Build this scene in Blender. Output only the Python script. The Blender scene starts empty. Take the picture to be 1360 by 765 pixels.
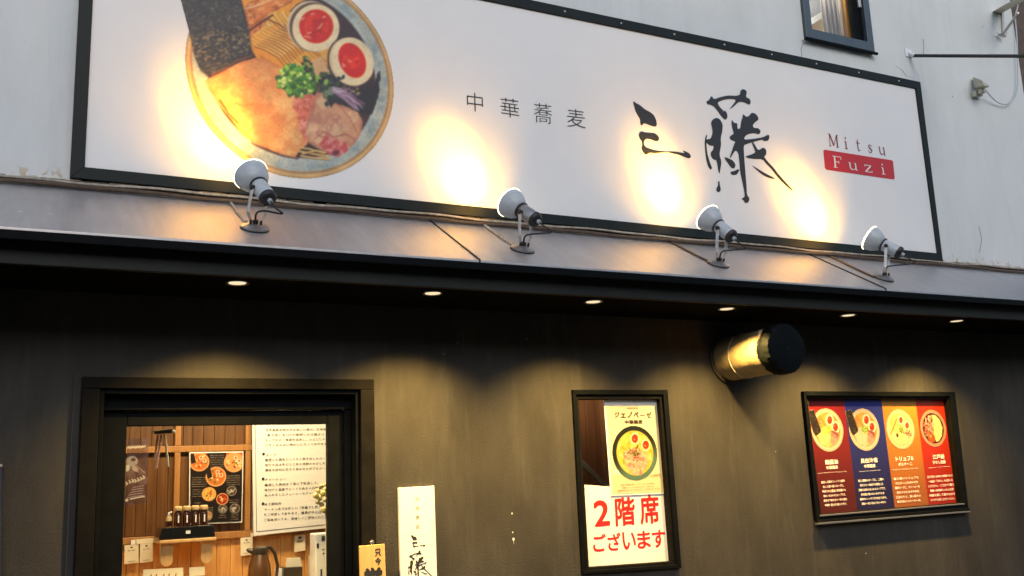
import bpy, bmesh, math, random
import numpy as np
from mathutils import Vector, Matrix
random.seed(7); rng = np.random.default_rng(5)
SC = bpy.context.scene
COL = SC.collection
PI = math.pi

# ------------------------------------------------------------------ camera, world, sun, exposure
CAM = Vector((0.0, -5.0, 1.6))
FOC = 1299.5                                     # focal length in photograph pixels (1360 wide)
FWD = Vector((0.45435239, 0.87021834, 0.19048346))
RGT = Vector((0.88933934, -0.45543695, -0.04065374))
UPV = Vector((-0.05137558, -0.18787556, 0.98084827))
cam = bpy.data.cameras.new('camera'); camo = bpy.data.objects.new('camera', cam); COL.objects.link(camo)
cam.sensor_width = 36; cam.lens = FOC / 1360 * 36; cam.clip_start = .05; cam.clip_end = 2000
camo.matrix_world = Matrix(((RGT.x, UPV.x, -FWD.x, CAM.x), (RGT.y, UPV.y, -FWD.y, CAM.y), (RGT.z, UPV.z, -FWD.z, CAM.z), (0, 0, 0, 1)))
SC.camera = camo
SUN_EL, SUN_AZ = 30, 190
w = bpy.data.worlds.new('World'); SC.world = w; w.use_nodes = True
nt = w.node_tree; bg = nt.nodes['Background']
sky = nt.nodes.new('ShaderNodeTexSky'); sky.sky_type = 'NISHITA'; sky.sun_disc = False
sky.sun_elevation = math.radians(SUN_EL); sky.sun_rotation = math.radians(SUN_AZ); sky.air_density = 1.2; sky.dust_density = 1.0; sky.ozone_density = 1.0
nt.links.new(sky.outputs[0], bg.inputs[0]); bg.inputs[1].default_value = .19
sl = bpy.data.lights.new('sun', 'SUN'); sl.energy = .5; sl.angle = math.radians(25); sl.color = (1, .96, .92)
so = bpy.data.objects.new('sun', sl); COL.objects.link(so)
az, el = math.radians(SUN_AZ), math.radians(SUN_EL)
sd = Vector((math.sin(az) * math.cos(el), math.cos(az) * math.cos(el), math.sin(el)))   # towards the sun
so.rotation_euler = sd.to_track_quat('Z', 'Y').to_euler(); so.location = (-5, -10, 15)
SC.view_settings.view_transform = 'Standard'; SC.view_settings.look = 'None'
SC.view_settings.exposure = 0; SC.view_settings.gamma = 1

# ------------------------------------------------------------------ helpers
def at(px, py, Y=0.0):
    """point of the vertical plane y=Y that is seen at a pixel of the photograph"""
    d = FWD + RGT * ((px - 680) / FOC) - UPV * ((py - 382.5) / FOC)
    return CAM + d * ((Y - CAM.y) / d.y)
def to_px(P):
    v = Vector(P) - CAM; z = v.dot(FWD)
    return 680 + FOC * v.dot(RGT) / z, 382.5 - FOC * v.dot(UPV) / z
def lin(c):
    return tuple(x / 12.92 if x <= .04045 else ((x + .055) / 1.055) ** 2.4 for x in c)
def rgb(r, g, b): return lin((r / 255, g / 255, b / 255))

def mat(name, col, rough=.6, metal=0, noise=0, nscale=8, bump=0, bscale=200, spec=.5, stretch=None, coat=0, col2=None, emis=None, estr=0):
    m = bpy.data.materials.new(name); m.use_nodes = True
    t = m.node_tree; b = t.nodes['Principled BSDF']
    b.inputs['Roughness'].default_value = rough; b.inputs['Metallic'].default_value = metal
    b.inputs['Specular IOR Level'].default_value = spec
    b.inputs['Coat Weight'].default_value = coat
    b.inputs['Base Color'].default_value = (*col, 1)
    if emis: b.inputs['Emission Color'].default_value = (*emis, 1); b.inputs['Emission Strength'].default_value = estr
    if noise or bump:
        tc = t.nodes.new('ShaderNodeTexCoord'); mp = t.nodes.new('ShaderNodeMapping')
        t.links.new(tc.outputs['Object'], mp.inputs[0])
        if stretch: mp.inputs['Scale'].default_value = stretch
    if noise:
        n = t.nodes.new('ShaderNodeTexNoise'); n.inputs['Scale'].default_value = nscale; n.inputs['Detail'].default_value = 6; n.inputs['Roughness'].default_value = .65
        t.links.new(mp.outputs[0], n.inputs[0])
        r = t.nodes.new('ShaderNodeValToRGB'); r.color_ramp.elements[0].position = .3; r.color_ramp.elements[1].position = .72
        c2 = col2 or tuple(min(1, c * (1 + noise)) for c in col)
        r.color_ramp.elements[0].color = (*[c * (1 - noise) for c in col], 1) if not col2 else (*col, 1); r.color_ramp.elements[1].color = (*c2, 1)
        t.links.new(n.outputs[0], r.inputs[0]); t.links.new(r.outputs[0], b.inputs['Base Color'])
        mr = t.nodes.new('ShaderNodeMapRange'); mr.inputs[3].default_value = max(.03, rough - .08); mr.inputs[4].default_value = min(1, rough + .08)
        t.links.new(n.outputs[0], mr.inputs[0]); t.links.new(mr.outputs[0], b.inputs['Roughness'])
    if bump:
        n2 = t.nodes.new('ShaderNodeTexNoise'); n2.inputs['Scale'].default_value = bscale; n2.inputs['Detail'].default_value = 4
        t.links.new(mp.outputs[0], n2.inputs[0])
        bp = t.nodes.new('ShaderNodeBump'); bp.inputs['Strength'].default_value = bump; bp.inputs['Distance'].default_value = .01
        t.links.new(n2.outputs[0], bp.inputs['Height']); t.links.new(bp.outputs[0], b.inputs['Normal'])
    return m
def emit(name, col, s):
    m = bpy.data.materials.new(name); m.use_nodes = True; t = m.node_tree; t.nodes.clear()
    e = t.nodes.new('ShaderNodeEmission'); e.inputs[0].default_value = (*col, 1); e.inputs[1].default_value = s
    o = t.nodes.new('ShaderNodeOutputMaterial'); t.links.new(e.outputs[0], o.inputs[0]); return m
def print_mat(name, rough=.45, alpha=1):
    m = bpy.data.materials.new(name); m.use_nodes = True; t = m.node_tree; b = t.nodes['Principled BSDF']
    a = t.nodes.new('ShaderNodeVertexColor'); a.layer_name = 'Col'
    n = t.nodes.new('ShaderNodeTexNoise'); n.inputs['Scale'].default_value = 900; n.inputs['Detail'].default_value = 2
    mx = t.nodes.new('ShaderNodeMixRGB'); mx.blend_type = 'MULTIPLY'; mx.inputs[0].default_value = .18
    t.links.new(a.outputs[0], mx.inputs[1]); t.links.new(n.outputs[0], mx.inputs[2]); t.links.new(mx.outputs[0], b.inputs['Base Color'])
    b.inputs['Roughness'].default_value = rough; b.inputs['Alpha'].default_value = alpha
    return m
def glass_mat(name, tint=(.9, .93, .92), f=1.0):
    m = bpy.data.materials.new(name); m.use_nodes = True; t = m.node_tree; t.nodes.clear()
    tr = t.nodes.new('ShaderNodeBsdfTransparent'); tr.inputs[0].default_value = (*tint, 1)
    gl = t.nodes.new('ShaderNodeBsdfGlossy'); gl.inputs['Roughness'].default_value = .015
    lw_ = t.nodes.new('ShaderNodeLayerWeight'); pw = t.nodes.new('ShaderNodeMath'); pw.operation = 'POWER'; pw.inputs[1].default_value = 5; fr = t.nodes.new('ShaderNodeMath'); fr.operation = 'MULTIPLY_ADD'; fr.inputs[1].default_value = .9; fr.inputs[2].default_value = .045
    t.links.new(lw_.outputs['Facing'], pw.inputs[0]); t.links.new(pw.outputs[0], fr.inputs[0])
    mu = t.nodes.new('ShaderNodeMath'); mu.operation = 'MULTIPLY'; mu.inputs[1].default_value = f
    mx = t.nodes.new('ShaderNodeMixShader'); o = t.nodes.new('ShaderNodeOutputMaterial')
    t.links.new(fr.outputs[0], mu.inputs[0]); t.links.new(mu.outputs[0], mx.inputs[0])
    t.links.new(tr.outputs[0], mx.inputs[1]); t.links.new(gl.outputs[0], mx.inputs[2]); t.links.new(mx.outputs[0], o.inputs[0])
    return m

class MB:
    def __init__(s): s.v = []; s.f = []
    def add(s, v, f):
        n = len(s.v); s.v += [tuple(p) for p in v]; s.f += [tuple(i + n for i in q) for q in f]; return s
    def box(s, x0, x1, y0, y1, z0, z1):
        return s.hexa([(x0, y0, z0), (x1, y0, z0), (x1, y0, z1), (x0, y0, z1)], [(x0, y1, z0), (x1, y1, z0), (x1, y1, z1), (x0, y1, z1)])
    def hexa(s, a, b):                            # two quads, front and back
        return s.add(list(a) + list(b), [(0, 1, 2, 3), (7, 6, 5, 4), (0, 4, 5, 1), (1, 5, 6, 2), (2, 6, 7, 3), (3, 7, 4, 0)])
    def slab(s, q, Y, th):                        # px quad (TL,TR,BR,BL) on plane Y, thickness th backwards
        P = [at(*p, Y) for p in q]; P = [P[3], P[2], P[1], P[0]]
        return s.hexa(P, [p + Vector((0, th, 0)) for p in P])
    def prism(s, pts, th):                        # outline of 3D points in a plane y=const
        n = len(pts); P = [Vector(p) for p in pts]; Q = [p + Vector((0, th, 0)) for p in P]
        return s.add(P + Q, [tuple(range(n)), tuple(range(2 * n - 1, n - 1, -1))] + [(i, i + n, (i + 1) % n + n, (i + 1) % n) for i in range(n)])
    def tube(s, pts, r, seg=8, caps=True):
        P = [Vector(p) for p in pts]; R = r if isinstance(r, (list, tuple)) else [r] * len(P)
        rings = []; up = None
        for i, p in enumerate(P):
            t = (P[min(i + 1, len(P) - 1)] - P[max(i - 1, 0)]).normalized()
            if up is None: up = t.orthogonal().normalized()
            up = (up - t * up.dot(t)).normalized(); side = t.cross(up)
            rings.append([p + (up * math.cos(a) + side * math.sin(a)) * R[i] for a in [2 * PI * k / seg for k in range(seg)]])
        v = [q for r_ in rings for q in r_]; f = []
        for i in range(len(P) - 1):
            for k in range(seg):
                f.append((i * seg + k, i * seg + (k + 1) % seg, (i + 1) * seg + (k + 1) % seg, (i + 1) * seg + k))
        if caps: f.append(tuple(range(seg - 1, -1, -1))); f.append(tuple(range(len(v) - seg, len(v))))
        return s.add(v, f)
    def lathe(s, prof, seg=32, mtx=None, closed=False):   # profile of (radius, z)
        v = []; f = []; m = mtx or Matrix()
        for r, z in prof:
            for k in range(seg):
                a = 2 * PI * k / seg; v.append(m @ Vector((r * math.cos(a), r * math.sin(a), z)))
        n = len(prof)
        for i in range(n - 1 if not closed else n):
            j = (i + 1) % n
            for k in range(seg):
                f.append((i * seg + k, i * seg + (k + 1) % seg, j * seg + (k + 1) % seg, j * seg + k))
        if not closed:
            if prof[0][0] > 1e-4: f.append(tuple(range(seg - 1, -1, -1)))
            if prof[-1][0] > 1e-4: f.append(tuple(range((n - 1) * seg, n * seg)))
        return s.add(v, f)
    def build(s, name, m, parent=None, smooth=False, bevel=0, mtx=None, cat=None, label=None, group=None, kind=None):
        me = bpy.data.meshes.new(name)
        me.from_pydata(s.v, [], s.f); bm = bmesh.new(); bm.from_mesh(me)
        bmesh.ops.remove_doubles(bm, verts=bm.verts, dist=1e-5); bmesh.ops.recalc_face_normals(bm, faces=bm.faces)
        bm.to_mesh(me); bm.free()
        me.materials.append(m)
        o = bpy.data.objects.new(name, me); COL.objects.link(o)
        if smooth:
            for p in me.polygons: p.use_smooth = True
            try: me.set_sharp_from_angle(angle=math.radians(38))
            except Exception: pass
        if bevel:
            md = o.modifiers.new('bevel', 'BEVEL'); md.width = bevel; md.segments = 2; md.limit_method = 'ANGLE'
        if parent: o.parent = parent
        if mtx is not None: o.matrix_local = mtx
        tag(o, label, cat, group, kind); return o
def tag(o, label=None, cat=None, group=None, kind=None):
    if label: o['label'] = label
    if cat: o['category'] = cat
    if group: o['group'] = group
    if kind: o['kind'] = kind
def thing(name, label, cat, loc=(0, 0, 0), group=None):
    o = bpy.data.objects.new(name, None); COL.objects.link(o); o.location = loc; o.empty_display_size = .1
    tag(o, label, cat, group); return o
def reorigin(o, root):                             # parts are built in world coordinates: shift them to the root
    pass

def par(o, root):                                  # parent keeping the world place
    o.parent = root; o.matrix_parent_inverse = Matrix.Translation(-root.location); return o

# ---- lettering: glyph outlines of the built-in font fitted to a place
def glyph_mesh(s, off=0, res=2, shear=0, space=1, align='LEFT', line=1):
    cu = bpy.data.curves.new('lettering', 'FONT'); cu.body = s; cu.offset = off; cu.resolution_u = res; cu.shear = shear
    cu.space_character = space; cu.align_x = align; cu.space_line = line
    ob = bpy.data.objects.new('lettering', cu); COL.objects.link(ob)
    bpy.context.view_layer.update()
    dg = bpy.context.evaluated_depsgraph_get()
    me = bpy.data.meshes.new_from_object(ob.evaluated_get(dg))
    V = [(v.co.x, v.co.y) for v in me.vertices]; F = [tuple(p.vertices) for p in me.polygons]
    bpy.data.objects.remove(ob); bpy.data.curves.remove(cu); bpy.data.meshes.remove(me)
    return V, F
def quad_map(q, Y):
    P = [at(*p, Y) for p in q]                     # TL TR BR BL
    def f(u, v):                                   # u right, v up
        return (P[3] * (1 - u) + P[2] * u) * (1 - v) + (P[0] * (1 - u) + P[1] * u) * v
    return f
def text_quad(mb, s, q, Y, off=0, res=2, bbox=None, **k):
    bold = max(0, off); V, F = glyph_mesh(s, min(off, 0), res, **k)
    if not V: return
    xs = [a for a, b in V]; ys = [b for a, b in V]
    x0, x1, y0, y1 = (min(xs), max(xs), min(ys), max(ys)) if bbox is None else bbox
    f = quad_map(q, Y); sh = [(0, 0)] + ([(bold * math.cos(t * PI / 3), bold * math.sin(t * PI / 3)) for t in range(6)] if bold else [])
    for i, (dx, dy) in enumerate(sh):              # heavier weights: the glyph again, shifted by the extra stroke width
        mb.add([f((a + dx - x0 + bold) / (x1 - x0 + 2 * bold), (b + dy - y0 + bold) / (y1 - y0 + 2 * bold)) + Vector((0, -.00002 * i, 0)) for a, b in V], F)
def text_at(mb, s, x, z, h, Y, off=0, res=1, width=None, align='LEFT', mat4=None):
    V, F = glyph_mesh(s, 0, res, space=1.22)
    if not V: return
    x0 = min(a for a, b in V); x1 = max(a for a, b in V); sx = h if width is None else width / (x1 - x0)
    dx = {'LEFT': 0, 'CENTER': .5, 'RIGHT': 1}[align] * (x1 - x0)
    P = [Vector((x + (a - x0 - dx) * sx, Y, z + b * h)) for a, b in V]
    mb.add(P, F)
    if off: mb.add([p + Vector((off * h, -.00003, 0)) for p in P], F)

# ---- painting of flat printed pictures: a numpy canvas that becomes the colours of a fine mesh
def vnoise(X, Y, sc, seed=0, octv=4, rough=.55):
    out = np.zeros_like(X, dtype=float); amp = 1; tot = 0
    for o in range(octv):
        x = X * sc * 2 ** o + 17.3 * seed; y = Y * sc * 2 ** o + 9.1 * seed
        xi = np.floor(x).astype(int); yi = np.floor(y).astype(int); fx = x - xi; fy = y - yi
        fx = fx * fx * (3 - 2 * fx); fy = fy * fy * (3 - 2 * fy)
        def h(a, b):
            n = (a * 374761393 + b * 668265263 + (seed + o) * 982451653) & 0xffffffff
            n = ((n ^ (n >> 13)) * 1274126177) & 0xffffffff
            return ((n ^ (n >> 16)) & 0xffff) / 65535.
        v = (h(xi, yi) * (1 - fx) + h(xi + 1, yi) * fx) * (1 - fy) + (h(xi, yi + 1) * (1 - fx) + h(xi + 1, yi + 1) * fx) * fy
        out += v * amp; tot += amp; amp *= rough
    return out / tot
class Canvas:                                      # x right, y DOWN
    def __init__(s, x0, x1, y0, y1, step, base):
        s.xs = np.arange(x0, x1 + step * .5, step); s.ys = np.arange(y0, y1 + step * .5, step)
        s.X, s.Y = np.meshgrid(s.xs, s.ys); s.c = np.zeros(s.X.shape + (3,)); s.c[:] = np.array(base) / 255.; s.step = step
        s.mask = np.ones(s.X.shape, bool)
    def win(s, x0, x1, y0, y1):
        i0, i1 = np.searchsorted(s.xs, [x0, x1]); j0, j1 = np.searchsorted(s.ys, [y0, y1])
        return slice(max(0, j0 - 1), j1 + 1), slice(max(0, i0 - 1), i1 + 1)
    def put(s, w, a, col):
        a = np.clip(a, 0, 1)[..., None]; col = np.array(col) / 255. if not isinstance(col, np.ndarray) else col
        s.c[w] = s.c[w] * (1 - a) + col * a
    def ell(s, cx, cy, rx, ry, rot=0, col=(0, 0, 0), soft=1., alpha=1, ring=None):
        m = max(rx, ry) * 1.3 + 3 * s.step; w = s.win(cx - m, cx + m, cy - m, cy + m)
        dx = s.X[w] - cx; dy = s.Y[w] - cy; c, si = math.cos(rot), math.sin(rot)
        d = (np.sqrt(((dx * c + dy * si) / rx) ** 2 + ((-dx * si + dy * c) / ry) ** 2) - 1) * min(rx, ry)
        if ring: d = np.abs(d + ring) - ring
        s.put(w, alpha * (.5 - d / (soft * s.step)), col)
    def sdf(s, pts, w):
        X, Y = s.X[w], s.Y[w]; d = np.full(X.shape, 1e9); ins = np.zeros(X.shape, bool); n = len(pts)
        for i in range(n):
            ax, ay = pts[i]; bx, by = pts[(i + 1) % n]; ex, ey = bx - ax, by - ay
            t = np.clip(((X - ax) * ex + (Y - ay) * ey) / (ex * ex + ey * ey + 1e-9), 0, 1)
            d = np.minimum(d, np.hypot(X - ax - t * ex, Y - ay - t * ey))
            if ay != by: ins ^= ((ay > Y) != (by > Y)) & (X < (bx - ax) * (Y - ay) / (by - ay) + ax)
        return np.where(ins, -d, d)
    def poly(s, pts, col, soft=1., alpha=1, rag=0, seed=0, shade=None):
        xs = [p[0] for p in pts]; ys = [p[1] for p in pts]; m = 3 * s.step + rag * 2
        w = s.win(min(xs) - m, max(xs) + m, min(ys) - m, max(ys) + m); d = s.sdf(pts, w)
        if rag: d = d + (vnoise(s.X[w], s.Y[w], .18 / s.step, seed, 3) - .5) * 2 * rag
        a = alpha * (.5 - d / (soft * s.step)); s.put(w, a, col)
        if shade: s.put(w, np.clip(a, 0, 1) * np.clip(1 + d / shade[0], 0, 1) * shade[2], shade[1])
        return w, np.clip(a, 0, 1)
    def line(s, pts, wd, col, soft=1., alpha=1):
        xs = [p[0] for p in pts]; ys = [p[1] for p in pts]; m = 3 * s.step + wd
        w = s.win(min(xs) - m, max(xs) + m, min(ys) - m, max(ys) + m); X, Y = s.X[w], s.Y[w]; d = np.full(X.shape, 1e9)
        for (ax, ay), (bx, by) in zip(pts[:-1], pts[1:]):
            ex, ey = bx - ax, by - ay; t = np.clip(((X - ax) * ex + (Y - ay) * ey) / (ex * ex + ey * ey + 1e-9), 0, 1)
            d = np.minimum(d, np.hypot(X - ax - t * ex, Y - ay - t * ey))
        s.put(w, alpha * (.5 - (d - wd / 2) / (soft * s.step)), col)
    def tex(s, w, a, col, sc, seed, lo=.45, hi=.6, alpha=1):
        n = vnoise(s.X[w], s.Y[w], sc, seed); s.put(w, a * np.clip((n - lo) / (hi - lo), 0, 1) * alpha, col)
    def build(s, name, fmap, m, parent=None, **k):
        H, W = s.X.shape; idx = -np.ones((H, W), int); keep = s.mask
        q = keep[:-1, :-1] & keep[1:, :-1] & keep[:-1, 1:] & keep[1:, 1:]
        used = np.zeros((H, W), bool); used[:-1, :-1] |= q; used[1:, :-1] |= q; used[:-1, 1:] |= q; used[1:, 1:] |= q
        idx[used] = np.arange(used.sum()); co = fmap(s.X[used], s.Y[used])
        f = np.stack([idx[1:, :-1][q], idx[1:, 1:][q], idx[:-1, 1:][q], idx[:-1, :-1][q]], 1)
        me = bpy.data.meshes.new(name); n = len(co); me.vertices.add(n); me.vertices.foreach_set('co', co.ravel())
        me.loops.add(f.size); me.loops.foreach_set('vertex_index', f.ravel().astype(np.int32)); me.polygons.add(len(f))
        me.polygons.foreach_set('loop_start', np.arange(0, f.size, 4, dtype=np.int32)); me.update(calc_edges=True)
        c = s.c[used]; c = np.where(c <= .04045, c / 12.92, ((c + .055) / 1.055) ** 2.4)
        at_ = me.color_attributes.new('Col', 'FLOAT_COLOR', 'POINT'); at_.data.foreach_set('color', np.c_[c, np.ones(n)].astype(np.float32).ravel())
        me.materials.append(m); o = bpy.data.objects.new(name, me); COL.objects.link(o)
        if parent: par(o, parent)
        tag(o, **k); return o
def px_map(Y):
    def f(X, Yp):
        dx = (X - 680) / FOC; dy = -(Yp - 382.5) / FOC
        d = np.array(FWD)[None] + dx[:, None] * np.array(RGT)[None] + dy[:, None] * np.array(UPV)[None]
        return np.array(CAM)[None] + d * ((Y - CAM.y) / d[:, 1])[:, None]
    return f
def disc_map(cx, cz, R, Y):
    def f(X, Yp): return np.stack([cx + X * R, np.full_like(X, Y), cz - Yp * R], 1)
    return f
def quad_np(q, Y):
    P = [np.array(at(*p, Y)) for p in q]
    def f(X, V):
        u = X[:, None]; v = V[:, None]
        return (P[0] * (1 - u) + P[1] * u) * (1 - v) + (P[3] * (1 - u) + P[2] * u) * v
    return f

# ------------------------------------------------------------------ materials
M = {}
def wall_mat():
    m = mat('white_render', (.62, .65, .68), .85, bump=.25, bscale=90)
    t = m.node_tree; b = t.nodes['Principled BSDF']; N = t.nodes; L = t.links
    tc = N.new('ShaderNodeTexCoord'); mp = N.new('ShaderNodeMapping'); mp.inputs['Scale'].default_value = (1.1, 1, .4); L.new(tc.outputs['Object'], mp.inputs[0])
    n = N.new('ShaderNodeTexNoise'); n.inputs['Scale'].default_value = 2.2; n.inputs['Detail'].default_value = 7; n.inputs['Roughness'].default_value = .6; L.new(mp.outputs[0], n.inputs[0])
    r = N.new('ShaderNodeValToRGB'); e = r.color_ramp.elements; e[0].position = .33; e[1].position = .62; e[0].color = (.63, .64, .63, 1); e[1].color = (.70, .71, .70, 1); L.new(n.outputs[0], r.inputs[0])
    n3 = N.new('ShaderNodeTexNoise'); n3.inputs['Scale'].default_value = 26; n3.inputs['Detail'].default_value = 5; L.new(tc.outputs['Object'], n3.inputs[0])
    # yellowed peeling band low down, by the canopy flashing
    sp = N.new('ShaderNodeSeparateXYZ'); L.new(tc.outputs['Object'], sp.inputs[0])
    mr = N.new('ShaderNodeMapRange'); mr.inputs[1].default_value = 3.17; mr.inputs[2].default_value = 3.10; L.new(sp.outputs[2], mr.inputs[0])
    g = N.new('ShaderNodeMath'); g.operation = 'GREATER_THAN'; g.inputs[1].default_value = .56; L.new(n3.outputs[0], g.inputs[0])
    mu = N.new('ShaderNodeMath'); mu.operation = 'MULTIPLY'; L.new(mr.outputs[0], mu.inputs[0]); L.new(g.outputs[0], mu.inputs[1])
    mx = N.new('ShaderNodeMixRGB'); mx.inputs[2].default_value = (.50, .38, .20, 1); L.new(mu.outputs[0], mx.inputs[0]); L.new(r.outputs[0], mx.inputs[1])
    L.new(mx.outputs[0], b.inputs['Base Color'])
    return m
M['white_wall'] = wall_mat()
M['dark_wall'] = mat('charcoal_render', (.047, .0445, .040), .7, noise=.3, nscale=1.4, bump=.35, bscale=120, stretch=(2, 1, .8), spec=.12)
def add_streaks(m, c, amt, zs=.35, xs=3.0):
    t = m.node_tree; b = t.nodes['Principled BSDF']; N = t.nodes; L = t.links
    src = b.inputs['Base Color'].links[0].from_socket
    tc = N.new('ShaderNodeTexCoord'); mp = N.new('ShaderNodeMapping'); mp.inputs['Scale'].default_value = (xs, 1, zs); L.new(tc.outputs['Object'], mp.inputs[0])
    n = N.new('ShaderNodeTexNoise'); n.inputs['Scale'].default_value = 3; n.inputs['Detail'].default_value = 8; n.inputs['Roughness'].default_value = .7; n.inputs['Distortion'].default_value = .3; L.new(mp.outputs[0], n.inputs[0])
    r = N.new('ShaderNodeMapRange'); r.inputs[1].default_value = .52; r.inputs[2].default_value = .75; r.inputs[4].default_value = amt; L.new(n.outputs[0], r.inputs[0])
    mx = N.new('ShaderNodeMixRGB'); mx.inputs[2].default_value = (*c, 1); L.new(r.outputs[0], mx.inputs[0]); L.new(src, mx.inputs[1]); L.new(mx.outputs[0], b.inputs['Base Color'])
add_streaks(M['dark_wall'], (.11, .105, .095), .3)
add_streaks(M['white_wall'], (.46, .47, .47), .3, .25, 1.6)
M['black'] = mat('black_paint', (.004, .005, .006), .55, spec=.06, noise=.3, nscale=12, bump=.06, bscale=40)
M['casing'] = mat('dark_brown_painted_steel', (.008, .0075, .0065), .6, spec=.06, noise=.35, nscale=9, bump=.1, bscale=60)
M['fascia'] = mat('weathered_dark_fascia', (.012, .014, .013), .6, spec=.3, noise=.4, nscale=4, bump=.12, bscale=80)
M['roof'] = mat('brown_coated_sheet', (.52, .49, .475), .43, metal=.75, noise=.12, nscale=3, stretch=(6, 1, 1), bump=.04, bscale=30, spec=.6)
M['soffit'] = mat('black_soffit', (.006, .006, .006), .9, spec=.02, noise=.2)
M['sign_white'] = mat('sign_sheet_white', (.80, .775, .76), .5, noise=.03, nscale=2, bump=.05, bscale=3)
M['sign_frame'] = mat('sign_frame_paint', (.010, .014, .014), .5, spec=.2, noise=.3, nscale=14, bump=.1, bscale=60)
M['ink'] = mat('black_ink', (.018, .02, .024), .55, noise=.2)
M['grey_ink'] = mat('grey_ink', (.06, .05, .06), .6, noise=.1)
M['red'] = mat('red_sheet', (.55, .015, .022), .45, noise=.06)
M['red_ink'] = mat('red_ink', (.62, .012, .010), .5, noise=.05)
M['pale_ink'] = mat('pale_ink', (.8, .74, .68), .55, noise=.05)
M['maroon_ink'] = mat('maroon_ink', (.22, .03, .045), .5, noise=.1)
M['paper'] = mat('paper', (.78, .77, .74), .65, noise=.03, nscale=5)
M['cream_paper'] = mat('cream_paper', (.74, .66, .48), .65, noise=.05, nscale=9)
M['lamp_grey'] = mat('lamp_enamel', (.47, .50, .52), .38, noise=.12, nscale=22, bump=.03)
M['lamp_metal'] = mat('brushed_lamp_metal', (.36, .33, .31), .32, metal=.75, noise=.15, nscale=20)
M['galv'] = mat('galvanised_steel', (.50, .47, .43), .4, metal=.7, noise=.25, nscale=30)
M['rubber'] = mat('black_rubber', (.014, .014, .015), .5, noise=.2)
M['lamp_in'] = mat('lamp_reflector', (.85, .82, .75), .25)
M['bulb'] = emit('bulb_glow', (1, .84, .52), 7)
M['down_glow'] = emit('downlight_glow', (1, .80, .50), 1.05)
M['chrome'] = mat('trim_steel', (.6, .58, .55), .3, metal=.9)
M['cable'] = mat('brown_cable', (.10, .065, .045), .5, noise=.3, nscale=20)
M['pale_cable'] = mat('weathered_pale_trunking', (.42, .36, .29), .6, noise=.5, nscale=25)
M['duct'] = mat('cream_wrapped_duct', (.30, .235, .13), .6, noise=.35, nscale=9, bump=.35, bscale=30)
M['bag'] = mat('black_plastic_wrap', (.0035, .005, .0055), .6, noise=.3, bump=.35, bscale=14, spec=.08)
M['win_frame'] = mat('grey_aluminium', (.075, .095, .11), .42, noise=.12, metal=.3)
M['amber'] = mat('amber_curtain', (.42, .20, .025), .8, noise=.15, nscale=8, stretch=(6, 1, .3))
M['beige'] = mat('beige_reflection_board', (.62, .50, .36), .7, noise=.08)
M['pinkish'] = mat('pink_grey_curtain', (.50, .43, .42), .8, noise=.12, nscale=7, stretch=(8, 1, .3))
M['greyroom'] = mat('grey_board', (.22, .23, .27), .8, noise=.15)
M['white_paint'] = mat('white_paint', (.75, .76, .76), .5, noise=.05)
def wood(name, c1, c2, sc=5, rough=.45):
    return mat(name, c1, rough, noise=.2, nscale=sc, stretch=(9, 9, .55), col2=c2, bump=.08, bscale=60)
M['wood_dark'] = wood('dark_panel_wood', (.072, .025, .004), (.17, .068, .013))
M['wood_mid'] = wood('honey_rail_wood', (.30, .13, .035), (.42, .20, .06))
M['wood_light'] = wood('light_panel_wood', (.52, .235, .06), (.76, .40, .12))
M['wood_pale'] = wood('pale_shelf_wood', (.58, .33, .12), (.72, .45, .18))
M['wood_plaque'] = wood('plaque_wood', (.55, .33, .12), (.70, .45, .19), 7)
M['window_wood'] = wood('brown_stair_wood', (.085, .036, .014), (.14, .065, .03), 5)
M['glass'] = glass_mat('clear_glass', f=.55)
M['glass_up'] = glass_mat('upper_glass', (.85, .9, .92), 1.0)
M['print'] = print_mat('printed_picture')
M['print_gloss'] = print_mat('printed_laminate', .3)
M['print_faint'] = print_mat('faint_reflection_film', .3, .55)
M['cream'] = mat('aged_cream_plastic', (.50, .47, .36), .5, noise=.15, nscale=20)
M['brick'] = mat('brown_brick', (.10, .07, .055), .85, noise=.35, nscale=14, bump=.4, bscale=40)
M['stone'] = mat('mossy_stone', (.16, .16, .13), .9, noise=.45, nscale=12, bump=.6, bscale=30)
M['asphalt'] = mat('asphalt', (.05, .05, .052), .9, noise=.3, nscale=30, bump=.4, bscale=200)
M['pave'] = mat('concrete_paving', (.07, .07, .068), .85, noise=.15, nscale=10, bump=.2, bscale=120)
M['jug'] = mat('bronze_jug', (.16, .075, .03), .25, metal=.45, noise=.1)
M['jug_dark'] = mat('dark_bronze_plastic', (.05, .035, .02), .3, noise=.2)
M['soy'] = mat('soy_sauce_glass', (.03, .008, .004), .12, spec=.7)
M['clearglass'] = mat('pale_bottle_glass', (.40, .30, .18), .1)
M['tan_lid'] = mat('tan_lid', (.66, .45, .22), .4, noise=.1)
M['black_gloss'] = mat('black_lacquer', (.008, .008, .008), .12, coat=.6)
M['chime_pink'] = mat('pinkish_metal', (.60, .36, .28), .35, noise=.1)
M['chime_pale'] = mat('pale_metal', (.60, .52, .36), .35, noise=.1)
M['flower'] = mat('dried_flower', (.52, .45, .22), .8, noise=.3, nscale=40, bump=.6, bscale=120)
M['room_white'] = mat('room_plaster', (.6, .55, .45), .8, noise=.04)
M['speck'] = mat('bird_dropping', (.7, .7, .68), .8, noise=.1)
M['navy'] = mat('navy_panel', (.02, .03, .07), .5, noise=.2)

# ------------------------------------------------------------------ ground
g = MB().add([(-300, -300, 0), (300, -300, 0), (300, 300, 0), (-300, 300, 0)], [(0, 1, 2, 3)]).build('ground', M['asphalt'], kind='structure', label='grey asphalt street in front of the restaurant')
MB().box(-14, 16, -1.7, -.001, .004, .12).build('pavement', M['pave'], kind='structure', bevel=.01, label='concrete pavement with kerb along the shop front')

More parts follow.
